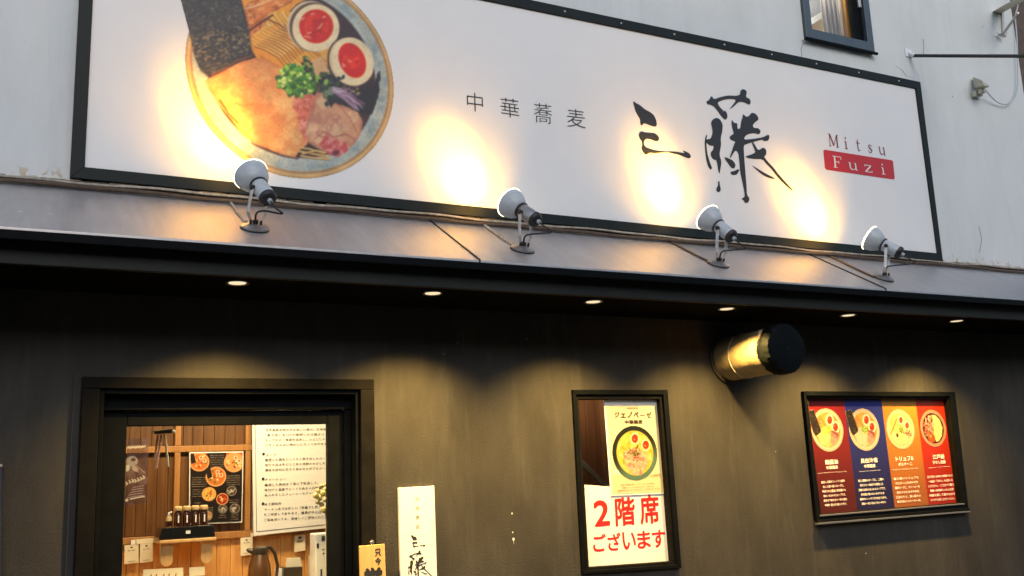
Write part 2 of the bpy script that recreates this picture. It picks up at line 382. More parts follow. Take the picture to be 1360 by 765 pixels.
# unseen building opposite, added to hold back low sky light under the canopy
ob_ = thing('light_blocking_building', 'unseen plain grey building across the street, behind the viewpoint, added to block low sky light', 'building', (0, -14, 0))
par(MB().box(-22, 26, -22, -13, 0, 6.5).build('wall', mat('grey_cladding', (.09, .09, .088), .8, noise=.15, nscale=2), bevel=.02), ob_)
for k in range(9):
    for z in (1.0, 4.0): par(MB().box(-20 + k * 5, -17.4 + k * 5, -13, -12.96, z, z + 1.5).build('window', M['rubber']), ob_)

# ------------------------------------------------------------------ building
B = thing('restaurant_building', 'two storey restaurant with white upper wall and charcoal ground floor wall', 'building', (0, 0, 0))
XR = 7.645                                         # right corner of the white wall
ZJ = 3.085                                         # canopy line
T = .15
dTL, dTR = at(112, 501), at(496, 501)              # door casing outside
DX0, DX1, DZ = dTL.x + .02, dTR.x - .02, dTL.z - .02
pq = [(762, 518), (886, 518), (904.5, 754), (775, 762.5)]
mq = [(1068, 520), (1268, 521), (1288, 681), (1086, 697)]
def rect_of(q):
    P = [at(*p) for p in q]
    return (P[0].x + P[3].x) / 2, (P[1].x + P[2].x) / 2, (P[2].z + P[3].z) / 2, (P[0].z + P[1].z) / 2
px0, px1, pz0, pz1 = rect_of(pq); mx0, mx1, mz0, mz1 = rect_of(mq)
e_ = .025
lw = MB()
lw.box(-6, DX0, 0, T, 0, ZJ); lw.box(DX0, DX1, 0, T, DZ, ZJ)
lw.box(DX1, px0 + e_, 0, T, 0, ZJ); lw.box(px0 + e_, px1 - e_, 0, T, 0, pz0 + e_); lw.box(px0 + e_, px1 - e_, 0, T, pz1 - e_, ZJ)
lw.box(px1 - e_, mx0 + e_, 0, T, 0, ZJ); lw.box(mx0 + e_, mx1 - e_, 0, T, 0, mz0 + e_); lw.box(mx0 + e_, mx1 - e_, 0, T, mz1 - e_, ZJ)
lw.box(mx0 + e_, mx1 - e_, .09, T, mz0 + e_, mz1 - e_)
lw.box(mx1 - e_, 9.5, 0, T, 0, ZJ)
lw.build('lower_wall', M['dark_wall'], B)
# upper wall with the upstairs window opening
wBL, wBR = at(1069, 51), at(1157, 71)
WX0, WX1, WZ0, WZ1 = wBL.x, wBR.x, (wBL.z + wBR.z) / 2, 5.95
uw = MB()
uw.box(-6, WX0, 0, T, ZJ + .002, 7.4); uw.box(WX1, XR, 0, T, ZJ + .002, 7.4)
uw.box(WX0, WX1, 0, T, ZJ + .002, WZ0 + .01); uw.box(WX0, WX1, 0, T, WZ1 - .01, 7.4)
uw.box(XR - T, XR, T, 7, ZJ + .002, 7.4); uw.box(-6, -6 + T, T, 7, 0, 7.4)
uw.build('upper_wall', M['white_wall'], B)
MB().box(-6.1, XR + .1, -.1, 7, 7.4, 7.55).build('roof_slab', M['fascia'], B)
# upstairs window
wn = MB(); FW = .055
wn.box(WX0 - .01, WX0 + FW, -.03, .08, WZ0 - .01, WZ1); wn.box(WX1 - FW, WX1 + .01, -.03, .08, WZ0 - .01, WZ1)
wn.box(WX0 + FW, WX1 - FW, -.03, .08, WZ0 - .01, WZ0 + .075); wn.box(WX0 + FW, WX1 - FW, -.03, .08, WZ1 - FW, WZ1)
W = wn.build('window', M['win_frame'], B, bevel=.003)
sx = at(1137, 55).x
MB().box(sx, WX1 - FW - .001, .0, .05, WZ0 + .078, WZ1 - FW - .002).build('sash', M['black'], W, bevel=.004)
MB().box(sx + .055, sx + .085, -.02, 0, at(1145, 10).z - .015, at(1145, 10).z + .16).build('handle', M['galv'], W, bevel=.004)
MB().box(WX0 + FW + .001, sx - .001, .035, .041, WZ0 + .077, WZ1 - FW - .002).build('pane', M['glass_up'], W)
MB().box(WX0 - .03, WX1 + .02, -.05, -.031, WZ0 - .028, WZ0 - .011).build('sill', M['black'], W)
# the room upstairs
ur = MB()
ur.box(WX0 - .5, WX0 - .45, T, 1.2, WZ0 - .3, WZ1 + .2); ur.box(WX1 + .3, WX1 + .35, T, 1.2, WZ0 - .3, WZ1 + .2)
ur.box(WX0 - .5, WX1 + .35, 1.2, 1.25, WZ0 - .3, WZ1 + .2); ur.box(WX0 - .45, WX1 + .3, T, 1.2, WZ0 - .3, WZ0 - .25); ur.box(WX0 - .45, WX1 + .3, T, 1.2, WZ1 + .15, WZ1 + .2)
ur.build('upstairs_room', M['room_white'], B)
ul = bpy.data.lights.new('upstairs_fill', 'AREA'); ul.energy = 90; ul.size = .5; ul.color = (1, .86, .68)  # added fill light that brightens what shows behind the pane, no fixture
ulo = bpy.data.objects.new('upstairs_fill', ul); COL.objects.link(ulo); ulo.location = ((WX0 + WX1) / 2, .28, WZ1 + .1); ulo.rotation_euler = (math.radians(25), 0, 0); ulo.parent = B

def slabthing(name, q, Y, th, m, label, cat, group=None, bevel=0):
    return MB().slab(q, Y, th).build(name, m, cat=cat, label=label, group=group, bevel=bevel)
slabthing('grey_board', [(1066, -40), (1099, -40), (1099, 13), (1066, 35)], .55, .02, M['greyroom'], 'dark grey board standing in for a reflection in upper left of the upstairs window', 'board')  # two boards and a rail stand in for the pane's reflection of a building
slabthing('reflected_rail', [(1066, 31), (1104, 8), (1104, 17), (1066, 40)], .42, .04, M['white_paint'], 'white diagonal rail behind the upstairs pane, standing in for a reflection', 'rail')
slabthing('beige_reflection_board', [(1066, 31), (1100, 12), (1100, 70), (1066, 70)], .6, .02, M['beige'], 'beige board below the diagonal rail, standing in for a reflection in the upstairs window', 'board')
def curtain(name, px0_, px1_, Y, m, amp, n, label, top=-110, bot=80):
    c = MB(); N = n * 8; v = []
    for j, py in enumerate((bot, top)):
        for i in range(N + 1):
            p = at(px0_ + (px1_ - px0_) * i / N, py, Y); zz = WZ0 - .1 if j == 0 else WZ1 + .05
            v.append((p.x if j == 0 else v[i][0], Y + amp * math.sin(i / N * n * 2 * PI), zz))
    c.add(v, [(i, i + 1, N + 2 + i, N + 1 + i) for i in range(N)])
    o = c.build(name, m, smooth=True, cat='curtain', label=label); md = o.modifiers.new('thickness', 'SOLIDIFY'); md.thickness = .003
curtain('curtain', 1099, 1121, .32, M['pinkish'], .014, 4, 'pinkish grey curtain hanging in the middle of the upstairs window')
curtain('curtain', 1119, 1129, .40, M['white_paint'], .008, 2, 'narrow white curtain beside the amber one upstairs')
curtain('curtain', 1126, 1143, .28, M['amber'], .012, 3, 'amber brown curtain at the right of the upstairs window')

# ---- entrance: casing, header, door leaf
YC = -.035
D = MB()
ci0, ci1 = at(133, 516, YC), at(479, 516, YC); co0, co1 = at(110, 500, YC), at(497, 500, YC)
cz, cozt = ci0.z, co0.z
ent = MB().box(co0.x, ci0.x, YC, .13, .12, cz).box(ci1.x, co1.x, YC, .13, .12, cz).box(co0.x, co1.x, YC + .0015, .13, cz + .0015, cozt).build('entrance_door', M['casing'], B, bevel=.003)
MB().box(ci0.x + .002, ci0.x + .022, YC + .02, .12, .12, cz - .002).box(ci1.x - .022, ci1.x - .002, YC + .02, .12, .12, cz - .002).box(ci0.x + .024, ci1.x - .024, YC + .02, .12, cz - .022, cz - .002).build('inner_jamb', M['black'], ent, bevel=.002)
YD = .075
g0, g1 = at(168.5, 567, YD), at(435.5, 562, YD); gz = (g0.z + g1.z) / 2
MB().box(ci0.x + .024, ci1.x - .024, .045, .13, gz + .075, cz - .024).build('header_panel', M['black'], ent, bevel=.003)
MB().box(ci0.x + .024, g0.x, YD, .12, .12, gz + .073).box(g1.x, g1.x + .085, YD, .12, .12, gz + .073).box(g0.x, g1.x, YD + .001, .12, gz, gz + .072).box(g0.x, g1.x, YD + .001, .12, .12, .3).build('door_leaf', M['black'], ent, bevel=.004)
MB().box(g1.x + .088, ci1.x - .024, YD - .02, .12, .12, gz + .073).build('side_stile', M['black'], ent, bevel=.004)
MB().box(g0.x + .001, g1.x - .001, .092, .098, .302, gz - .001).build('glass_pane', M['glass'], ent)
q0 = at(92, 560); 
MB().box(at(93, 600).x, co0.x - .004, -.012, .0, .12, at(100, 497).z).build('wall_trim', M['dark_wall'], B, bevel=.003)
for k, (px, py) in enumerate(((226, 504), (205, 503), (473, 505), (452, 508), (129, 640))):
    p = at(px, py, YC)

# ------------------------------------------------------------------ inside the entrance
YB = 1.0
R0, R1 = -.2, 2.75
room = MB().box(R0 - .05, R0, T + .001, 1.1, 0, 2.45).box(R1, R1 + .05, T + .001, 1.1, 0, 2.45).box(R0, R1, YB + .03, 1.1, 0, 2.45).box(R0, R1, T + .001, YB + .03, 2.4, 2.45).box(R0, R1, T + .001, YB + .03, .0, .13).build('entrance_room', M['room_white'], B)
zr = at(245, 596.5, YB).z; zl = at(300, 710, YB).z
def plank_row(x0, x1, z0, z1, wdt, m, Y, n0='plank'):
    x = x0; k = 0
    while x < x1 - .01:
        ww = wdt * random.uniform(.9, 1.1); xe = min(x + ww, x1)
        o = MB().box(x + .001, xe - .001, Y + random.uniform(0, .003), Y + .025, z0, z1).build(n0, m, room, bevel=.0015); x = xe
plank_row(.35, 1.33, zl + .02, zr - .02, .058, M['wood_dark'], YB)
plank_row(.35, 1.33, zr + .02, 2.39, .058, M['wood_dark'], YB)
plank_row(.35, 2.3, .14, zl - .02, .074, M['wood_light'], YB)
MB().box(.35, 1.335, YB - .03, YB + .02, zr - .018, zr + .018).build('rail', M['wood_mid'], room, bevel=.003)
MB().box(.35, 2.3, YB - .025, YB + .02, zl - .022, zl + .017).build('rail', M['wood_mid'], room, bevel=.003)
for px in (234, 328):
    x = at(px, 650, YB).x; MB().box(x - .016, x + .016, YB - .027, YB + .02, zl + .018, zr - .019).build('post', M['wood_mid'], room, bevel=.003)
    MB().box(x - .016, x + .016, YB - .027, YB + .02, zr + .019, 2.39).build('post', M['wood_mid'], room, bevel=.003)
# ceiling lamp of the entrance
lampo = thing('ceiling_lamp', 'warm ceiling lamp inside the entrance above the door glass', 'ceiling lamp', (1.15, .36, 2.39))
MB().box(-.6, .6, -.12, .12, -.03, .0).build('housing', M['white_paint'], lampo, bevel=.004)
MB().box(-.57, .57, -.09, .09, -.036, -.031).build('diffuser', emit('diffuser_glow', (1, .86, .62), 4), lampo)
al = bpy.data.lights.new('lamp_light', 'AREA'); al.shape = 'RECTANGLE'; al.size = 1.1; al.size_y = .2; al.energy = 41; al.color = (1, .72, .40)
alo = bpy.data.objects.new('lamp_light', al); COL.objects.link(alo); alo.location = (0, 0, -.045); alo.parent = lampo

# white information board
YI = .93
ib = thing('information_board', 'large cream board of black Japanese text above the wooden wainscot', 'board', at(337, 713, YI))
par(MB().slab([(334, 480), (470, 478), (470, 697.5), (337, 712)], YI, .02).build('panel', M['paper'], bevel=.002), ib)
mb = MB()
for a, b in (((336.6, 490), (340.2, 706.5)),):
    mb.add([at(334.6 + 3.2, 490, YI - .002), at(335.2 + 3.2, 490, YI - .002), at(341.1, 706, YI - .002), at(340.4, 706, YI - .002)], [(0, 1, 2, 3)])
mb.add([at(340.4, 706.6, YI - .002), at(466, 693.6, YI - .002), at(466, 692.9, YI - .002), at(340.4, 705.8, YI - .002)], [(0, 1, 2, 3)])
par(mb.build('border_line', M['grey_ink']), ib)
rows = [(353, 570.5, '日本蕎麦を思わせる美しい麺は、北海道産'), (352.5, 577.3, '「春よ恋」を100％使用した三藤オリジナル'), (352, 584, 'スープとの一体感を追求し、のどごしの良い'), (352, 590.5, 'バランスのよい味わいになっております。'),
        (353, 604, 'スープ'), (352, 610.2, '厳選した鶏をじっくりと炊き出したスープに'), (352, 617, '魚介の旨みをとじこめた特製のかえしを合わせ'), (352, 623.8, '濃度も存分に生きる合わせたダブルスープ'),
        (352, 636.4, 'チャーシュー'), (351.5, 643.4, '厳選した豚肉を丁寧に下処理して、'), (351.5, 650.2, '味付けと温度でじっくり火を入れ特製'), (351.5, 657, '火入れをしたジューシーなチャーシュー'),
        (351, 669, '卓上調味料'), (351, 676.2, 'ラーメン店では珍しい「酢橘すし酢」など'), (350.5, 683, 'をご用意しております。麺類がひと口で'), (350.5, 690.2, 'ご賞味頂いても、美味しくご賞味いただけ')]
tx = MB()
for x, y, s in rows:
    p = at(x, y + 2.2, YI - .0025); q = at(x + 4.55, y + 2.2, YI - .0025)
    pitch = q.x - p.x; text_at(tx, s, p.x, p.z, pitch * .84, YI - .0025, off=.03, width=pitch * len(s))
par(tx.build('lettering', M['ink'], kind='stuff'), ib)
for x, y in ((350, 603), (349.5, 636), (349.3, 669)):
    tx = MB(); p = at(x, y, YI - .003); tx.add([(p.x + .0085 * math.cos(a), p.y, p.z + .0085 * math.sin(a)) for a in [k * PI / 6 for k in range(12)]], [tuple(range(12))]); par(tx.build('bullet_mark', M['ink']), ib)
# strip of tape below the board
slabthing('paper_strip', [(333, 707.5), (354, 705.5), (354, 711), (333, 713.5)], .968, .003, M['cream_paper'], 'pale paper strip on the rail under the information board', 'paper')

def bowl(style, R_, cx, cz, Y, parent, step=.02, name='bowl_picture'):
    c = Canvas(-1.3, 1.06, -1.06, 1.06, step, (226, 212, 188)); r = np.hypot(c.X, c.Y); w = (slice(None), slice(None))
    rim = dict(light=(228, 212, 186), dark=(40, 45, 38), pale=(235, 215, 170), clay=(200, 150, 120))[style[0]]
    c.put(w, (r < 1.2) * 1., rim)
    n = vnoise(c.X, c.Y, 9, 3)
    if style[0] == 'dark':
        c.put(w, np.clip((c.Y + c.X * .4 + .1) * 1.4, 0, 1) * (r > .8), (95, 130, 110))
        c.put(w, np.clip((.83 - r) / .03, 0, 1), (225, 200, 90))
    else:
        c.ell(0, 0, .97, .97, 0, (205, 170, 130), 1.5, .6, ring=.02)
        c.put(w, np.clip((.82 - r) / .03, 0, 1), (214, 176, 104) if style[1] != 'mix' else (60, 30, 25))
    ins = np.clip((.80 - r) / .04, 0, 1)
    k = style[1]
    if k == 'classic':
        c.tex(w, ins, (200, 130, 60), 7, 4, .4, .6, .8)
        for i in range(9): c.line([(-.4 + i * .07, -.75), (.0 + i * .06, -.2)], .03, (250, 225, 130) if i % 2 else (225, 170, 70))
        ww, a = c.poly([(-.75, .1), (-.2, -.15), (.15, .1), (.2, .7), (-.1, .8), (-.5, .6)], style[2], 2, rag=.05); c.tex(ww, a, (255, 225, 190), 4, 5, .4, .7, .6)
        ww, a = c.poly([(.2, .15), (.6, .2), (.62, .5), (.35, .75), (.1, .6)], (225, 165, 140), 2, rag=.05); c.tex(ww, a, (190, 110, 95), 6, 8, .5, .65, .7)
        for ex, ey in ((.2, -.45), (.52, -.12)):
            c.ell(ex, ey, .25, .29, .3, (252, 235, 205)); c.ell(ex, ey, .15, .19, .3, (222, 60, 30)); c.ell(ex - .04, ey - .06, .04, .04, 0, (250, 150, 110), alpha=.7)
        for i in range(70):
            a, q = random.uniform(0, 6.3), random.uniform(0, .22); c.ell(.02 + q * math.cos(a), -.02 + q * math.sin(a), .045, .03, a, random.choice([(150, 190, 60), (200, 220, 90), (95, 150, 50), (225, 235, 130)]))
        for i in range(14): c.line([(.3 + random.uniform(-.1, .1), .05), (.62, .25 + random.uniform(-.12, .12))], .02, (140, 60, 85), alpha=.7)
        c.put(w, np.zeros_like(r), (0, 0, 0))
        N_ = [(-1.12, -.85), (-.72, -.95), (-.4, .0), (-.45, .12), (-.78, .28), (-.9, .1)]
        ww, a = c.poly(N_, (50, 42, 38), 1.5, rag=.02); c.tex(ww, a, (110, 95, 70), 12, 9, .55, .7, .6)
        nm = c.sdf(N_, w) < .02
    else:
        nm = np.zeros_like(r, bool)
        if k == 'creamy':
            c.put(w, ins, (245, 220, 160)); c.tex(w, ins, (240, 200, 90), 3, 11, .45, .6, .7)
            c.line([(-.7, .2), (-.4, -.2), (-.2, -.5)], .07, (200, 120, 70), alpha=.6)
            for ex, ey in ((.1, -.45), (.5, -.18)): c.ell(ex, ey, .22, .25, .3, (252, 235, 205)); c.ell(ex, ey, .13, .16, .3, (225, 80, 35))
            for i in range(40): a, q = random.uniform(0, 6.3), random.uniform(0, .2); c.ell(.1 + q * math.cos(a), .05 + q * math.sin(a), .04, .03, a, random.choice([(120, 150, 60), (80, 110, 50), (180, 190, 100)]))
            for i in range(25): a, q = random.uniform(0, 6.3), random.uniform(0, .22); c.ell(.5 + q * math.cos(a), .22 + q * math.sin(a), .05, .03, a, random.choice([(120, 40, 45), (170, 80, 70), (210, 150, 130)]))
            c.ell(-.28, .3, .08, .1, 0, (60, 60, 40))
        if k == 'mix':
            c.put(w, ins, (70, 35, 25))
            for i in range(150):
                x_, y_ = random.uniform(-.7, .0), random.uniform(-.65, .4)
                if x_ * x_ + y_ * y_ < .55: c.ell(x_, y_, .07, .05, random.uniform(0, 3), random.choice([(215, 140, 110), (180, 80, 55), (240, 200, 170), (120, 50, 40)]))
            c.poly([(.0, -.72), (.3, -.68), (.6, -.4), (.72, .0), (.6, .4), (.35, .68), (.1, .72), (.0, .3), (.05, -.2)], (250, 235, 150), 2, rag=.03)
            c.ell(-.22, .5, .28, .24, .5, (230, 90, 40)); c.ell(-.28, .42, .1, .08, 0, (250, 170, 100), alpha=.7)
        if k == 'pesto':
            c.put(w, ins, (225, 205, 85)); c.tex(w, ins, (150, 165, 50), 5, 21, .5, .62, .8); c.tex(w, ins, (245, 225, 150), 8, 25, .55, .66, .8)
            ww, a = c.poly([(-.55, .0), (.0, -.2), (.5, .0), (.55, .4), (.2, .8), (-.15, .78), (-.4, .5)], (238, 180, 150), 3, rag=.08); c.tex(ww, a, (215, 120, 105), 11, 27, .5, .6, .8); c.tex(ww, a, (250, 215, 185), 14, 31, .55, .65, .8)
            for ex, ey in ((.03, -.52), (.5, -.28)): c.ell(ex, ey, .21, .23, .3, (252, 230, 190)); c.ell(ex, ey, .14, .16, .3, (222, 60, 30)); c.ell(ex - .03, ey + .03, .05, .03, .6, (250, 170, 120), alpha=.6)
            for i in range(60): a, q = random.uniform(0, 6.3), random.uniform(0, .24); c.line([(q * math.cos(a), q * math.sin(a)), (q * math.cos(a) + random.uniform(-.15, .15), q * math.sin(a) + random.uniform(-.12, .12))], .03, random.choice([(110, 35, 45), (60, 80, 35), (200, 130, 110), (50, 40, 30), (150, 160, 80)]))
    c.c *= .80
    c.mask = (r < 1.0) | nm
    return c.build(name, disc_map(cx, cz, R_, Y), M['print_gloss'], parent)

# dark wall menu inside
wm = thing('wall_menu', 'black menu poster of ramen bowls on the dark wood wall inside', 'poster', at(252, 697, .97))
par(MB().slab([(251.5, 600.5), (323.5, 599.5), (321.5, 694), (251, 696.5)], .972, .006).build('white_border', M['paper']), wm)
c = Canvas(0, 1, 0, 1.33, .0085, (34, 27, 24)); w_ = (slice(None), slice(None))
for (x0, x1, y0, y1) in ((0, .32, 0, .02), (.68, 1, 0, .30)): c.poly([(x0, y0), (x1, y0), (x1, y1), (x0, y1)], (190, 90, 55))
for cx_, cy_, rr, kk in ((.17, .17, .19, 0), (.84, .19, .2, 1), (.49, .46, .2, 0), (.36, .79, .14, 2), (.62, .89, .12, 3), (.13, 1.25, .11, 4), (.33, 1.2, .1, 4), (.8, .74, .1, 5), (.63, 1.08, .09, 5), (.87, 1.08, .1, 5)):
    c.ell(cx_, cy_, rr, rr * .95, 0, (228, 160, 100) if kk < 4 else (150, 140, 125), 1.5); c.ell(cx_, cy_, rr * .85, rr * .8, 0, [(200, 110, 50), (215, 150, 90), (210, 170, 70), (150, 50, 30), (180, 120, 60), (70, 60, 50)][kk], 1.5)
    for i in range(22):
        a, q = random.uniform(0, 6.3), random.uniform(0, rr * .7); c.ell(cx_ + q * math.cos(a), cy_ + q * math.sin(a), rr * .16, rr * .1, a, random.choice([(235, 190, 120), (225, 120, 60), (170, 60, 35), (240, 210, 150), (110, 110, 50)]) if kk < 4 else (190, 180, 165), alpha=.8)
    if kk < 2:
        for ex, ey in ((.15, -.45), (.5, -.15)): c.ell(cx_ + ex * rr, cy_ + ey * rr, rr * .2, rr * .2, 0, (250, 220, 180)); c.ell(cx_ + ex * rr, cy_ + ey * rr, rr * .11, rr * .12, 0, (210, 60, 30))
        if cx_ < .6: c.poly([(cx_ - rr * 1.05, cy_ - rr * .8), (cx_ - rr * .55, cy_ - rr * .85), (cx_ - rr * .35, cy_), (cx_ - rr * .8, cy_ + rr * .2)], (38, 32, 30))
for bx, by, n, wd in ((.38, .05, 2, .26), (.38, .14, 4, .26), (.03, .47, 5, .28), (.7, .45, 5, .26), (.04, .7, 4, .2), (.08, .95, 1, .12), (.76, .92, 2, .18), (.3, 1.05, 3, .14), (.56, 1.2, 2, .14), (.8, 1.2, 3, .14)):
    for i in range(n):
        x = bx
        while x < bx + wd: c.line([(x, by + i * .042), (x + .012, by + i * .042)], .012, (200, 180, 150), alpha=random.uniform(.3, .8)); x += .024
c.build('menu_print', (lambda f: (lambda X, Y: f(X, Y / 1.33)))(quad_np([(253, 602), (322, 601), (320.3, 692.5), (252.5, 695)], .9685)), M['print_gloss'], wm)

# shelf with condiments
YS = .74
sh = thing('wall_shelf', 'pale wooden shelf on two rounded brackets under the black menu', 'shelf', at(250, 716, .9))
a_, b_ = at(212, 718, YS), at(287.5, 713.5, YS); zs = (a_.z + b_.z) / 2
par(MB().box(a_.x, b_.x, YS, .99, zs - .018, zs).build('board', M['wood_pale'], bevel=.004), sh)
for q0_, q1_ in ((213, 230), (267, 283)):
    x0, x1 = at(q0_, 735, YS + .03).x, at(q1_, 735, YS + .03).x; zb = at(220, 753, YS + .03).z; pts = []
    rr = (x1 - x0) / 2
    for k in range(13): a = PI + PI * k / 12; pts.append(((x0 + x1) / 2 + rr * math.cos(a), YS + .03, zb + rr + rr * math.sin(a)))
    pts += [(x1, YS + .03, zs - .0185), (x0, YS + .03, zs - .0185)]
    par(MB().prism(pts, .03).build('bracket', M['wood_pale'], bevel=.003), sh)
ct = at(248, 699, .76); cl, cr = at(211, 710, .76), at(286, 706, .76)
tr = thing('condiment_box', 'black lacquer box on the pale shelf holding the sauce bottles', 'box', (ct.x, .86, zs))
zt = at(250, 699.5, .76).z
par(MB().hexa([(cl.x, .76, zs + .001), (cr.x, .76, zs + .001), (cr.x - .008, .765, zt), (cl.x + .018, .765, zt)], [(cl.x, .96, zs + .001), (cr.x, .96, zs + .001), (cr.x - .008, .955, zt), (cl.x + .018, .955, zt)]).build('body', M['black_gloss'], bevel=.003), tr)
par(MB().slab([(247, 705), (253, 704.5), (253, 708.5), (247, 709)], .757, .003).build('label_tag', M['paper']), tr)
for i, (px, hh, big) in enumerate(((224, .062, 0), (236, .085, 1), (247.5, .085, 1), (259, .085, 1), (270.5, .085, 1))):
    p = at(px, 699, .85)
    lb = ['small clear sauce bottle, leftmost on the black box', 'sauce jar with tan lid next to the small clear bottle', 'middle sauce jar with tan lid on the black box', 'fourth sauce bottle from the left on the black box', 'rightmost tan lidded sauce jar beside the black menu'][i]
    bt = thing('sauce_bottle', lb, 'bottle', (p.x, .85, zt + .001), 'sauce bottles on the black box')
    r_ = .0215 if big else .017
    MB().lathe([(r_, 0), (r_, hh * .8), (r_ * .8, hh * .92), (r_ * .72, hh)], 16).build('body', M['soy'] if big else M['clearglass'], bt, smooth=True)
    if big:
        MB().lathe([(r_ * .95, hh), (r_ * 1.08, hh + .006), (r_ * 1.05, hh + .02), (r_ * .8, hh + .026)], 16).build('lid', M['tan_lid'], bt, smooth=True)
        MB().box(-.0035, .0035, -r_ - .001, -r_ + .001, .02, .06).build('label_strip', M['paper'], bt)
    else:
        MB().lathe([(.015, 0.001), (.0172, .002), (.0175, .032), (.015, .0325)], 16).build('sauce', M['soy'], bt, smooth=True)
        MB().tube([(0, 0, hh - .001), (.0, 0, hh + .012), (.016, 0, hh + .020)], [.011, .009, .003], 8).build('spout', M['chrome'], bt, smooth=True)

def card(q, Y, label, marks, cat='card', m='cream_paper'):
    t = thing('card', label, cat, at(*q[3], Y))
    par(MB().slab(q, Y, .003).build('sheet', M[m]), t)
    f = quad_map(q, Y - .0015)
    for (u0, u1, v0, v1) in marks: par(MB().add([f(u0, v0), f(u1, v0), f(u1, v1), f(u0, v1)], [(0, 1, 2, 3)]).build('print_mark', M['grey_ink']), t)
mk = [(.42, .58, .82, .9), (.25, .42, .68, .71), (.5, .75, .68, .71), (.25, .75, .1, .12)]
card([(165.5, 724.5), (184, 722.5), (184, 747), (165, 749.5)], .968, 'small cream notice card under the rail, leftmost inside the glass', mk)
card([(186, 722.5), (203, 720.5), (203, 745.5), (185.5, 748)], .968, 'small cream notice card just left of the shelf bracket', mk)
card([(319.5, 714.5), (335.5, 713), (335.5, 736), (319.5, 738.5)], .968, 'small cream notice card right above the jug spout', mk)
card([(391.5, 711.5), (405.5, 710), (405.5, 731), (391, 733.5)], .968, 'small cream notice card between the jug and the white box', [(.35, .65, .78, .92), (.2, .8, .62, .66), (.25, .7, .56, .59)])
slabthing('paper_strip', [(181, 716.5), (204, 714.5), (204, 720.5), (181, 723)], .966, .004, M['cream_paper'], 'pale paper strip on the rail left of the condiment box', 'paper')
slabthing('paper_strip', [(174, 717.5), (180, 717), (180, 723), (174, 723.8)], .966, .004, M['paper'], 'tiny white paper square stuck on the rail left of the strip', 'paper')
# counter with things standing on it
ctz = at(345, 800, .7).z
cn = thing('counter', 'narrow wooden counter under the wainscot inside the entrance', 'counter', (1.3, .8, 0))
par(MB().box(.4, 2.2, .55, .995, ctz - .03, ctz).build('top', M['wood_pale'], bevel=.004), cn)
par(MB().box(.45, 2.15, .60, .99, .135, ctz - .031).build('base', M['wood_mid'], bevel=.004), cn)
# jug
jp = at(344.5, 765, .72); jz = at(344.5, 736, .72).z; jr = (at(360, 765, .72).x - at(329.5, 765, .72).x) / 2
jug = thing('jug', 'tall bronze water jug with dark lid and curved handle on the counter', 'jug', (jp.x, .72, ctz))
hj = jz - ctz
MB().lathe([(jr * .95, 0), (jr * 1.02, .02), (jr * 1.02, hj * .55), (jr * .93, hj * .78), (jr * .66, hj)], 32).build('body', M['jug'], jug, smooth=True)
MB().lathe([(jr * .69, hj + .001), (jr * .72, hj + .012), (jr * .66, hj + .035), (jr * .3, hj + .044), (0, hj + .045)], 32).build('lid', M['jug_dark'], jug, smooth=True)
MB().tube([(-jr * .5, 0, hj + .016), (-jr * .9, 0, hj + .024), (-jr * 1.15, 0, hj + .03)], [.02, .014, .006], 10).build('spout', M['jug_dark'], jug, smooth=True)
MB().tube([(jr * .4, 0, hj + .036), (jr * .95, 0, hj + .034), (jr * 1.35, 0, hj - .0), (jr * 1.6, 0, hj - .07), (jr * 1.45, 0, hj - .15), (jr * 1.0, 0, hj - .17)], [.009, .011, .010, .009, .009, .008], 10).build('handle', M['jug_dark'], jug, smooth=True)
# tissue box
tb = thing('tissue_box', 'dark tissue box with white tissue sticking up beside the jug', 'tissue box', (at(390, 760, .8).x, .8, ctz))
par(MB().slab([(377, 754), (402, 752.5), (402, 790), (376, 792)], .76, .1).build('box', M['jug_dark'], bevel=.004), tb)
f_ = [(380.5, 741.5), (399, 740.5), (401.5, 752.5), (379.5, 753.5)]
par(MB().slab(f_, .79, .006).build('tissue', M['cream_paper'], bevel=.002), tb)
slabthing('paper_pad', [(366.5, 756), (375.5, 755), (375.5, 790), (366, 790)], .80, .03, M['paper'], 'small white paper pad between jug and tissue box', 'paper', bevel=.002)
slabthing('paper_stand', [(411.5, 738.5), (418.5, 737.8), (418.5, 800), (411, 800)], .82, .03, M['cream_paper'], 'narrow cream menu stand left of the white dispenser', 'stand', bevel=.002)
dp = thing('dispenser', 'white box with small grey prints at the right edge of the door glass', 'dispenser', at(420, 800, .62))
par(MB().slab([(419, 709), (450, 706.5), (450, 800), (419.5, 800)], .62, .12).build('case', M['white_paint'], bevel=.006), dp)
for q in ([(427, 712), (431.5, 711.5), (431.5, 718), (427, 718.5)], [(420.5, 722), (423.5, 721.5), (423.5, 728), (420.5, 728.3)], [(428, 729), (431, 728.7), (431, 730), (428, 730.3)], [(428.5, 734), (431, 733.8), (431, 736), (428.5, 736.3)], [(425.5, 756), (428, 755.8), (428, 765), (425.5, 765)]):
    par(MB().add([at(*p, .6185) for p in q], [(0, 1, 2, 3)]).build('print_mark', M['grey_ink']), dp)
# notices lying on the counter edge
ns = thing('notice_sheet', 'wide cream notice sheet with brush writing below the shelf', 'sign', at(190, 790, .6))
par(MB().slab([(190, 757), (243.5, 754), (243.5, 790), (190, 792)], .70, .006).build('sheet', M['cream_paper'], bevel=.001), ns)
for k, x in enumerate((200, 207, 217, 224, 233)):      # the tops of brush marks, cut off by the frame in the photograph
    y = 763.5 - k * .35; par(MB().add([at(x, y, .6985), at(x + 1.6, y - 1.2, .6985), at(x + 1.2, y + 3.5, .6985), at(x - .6, y + 5, .6985)], [(0, 1, 2, 3)]).build('brush_mark', M['maroon_ink']), ns)
slabthing('notice_sheet', [(251.5, 753.8), (272, 752.6), (272, 764), (251.5, 765.5)], .72, .006, M['cream_paper'], 'small blank cream sheet propped below the right shelf bracket', 'sign')
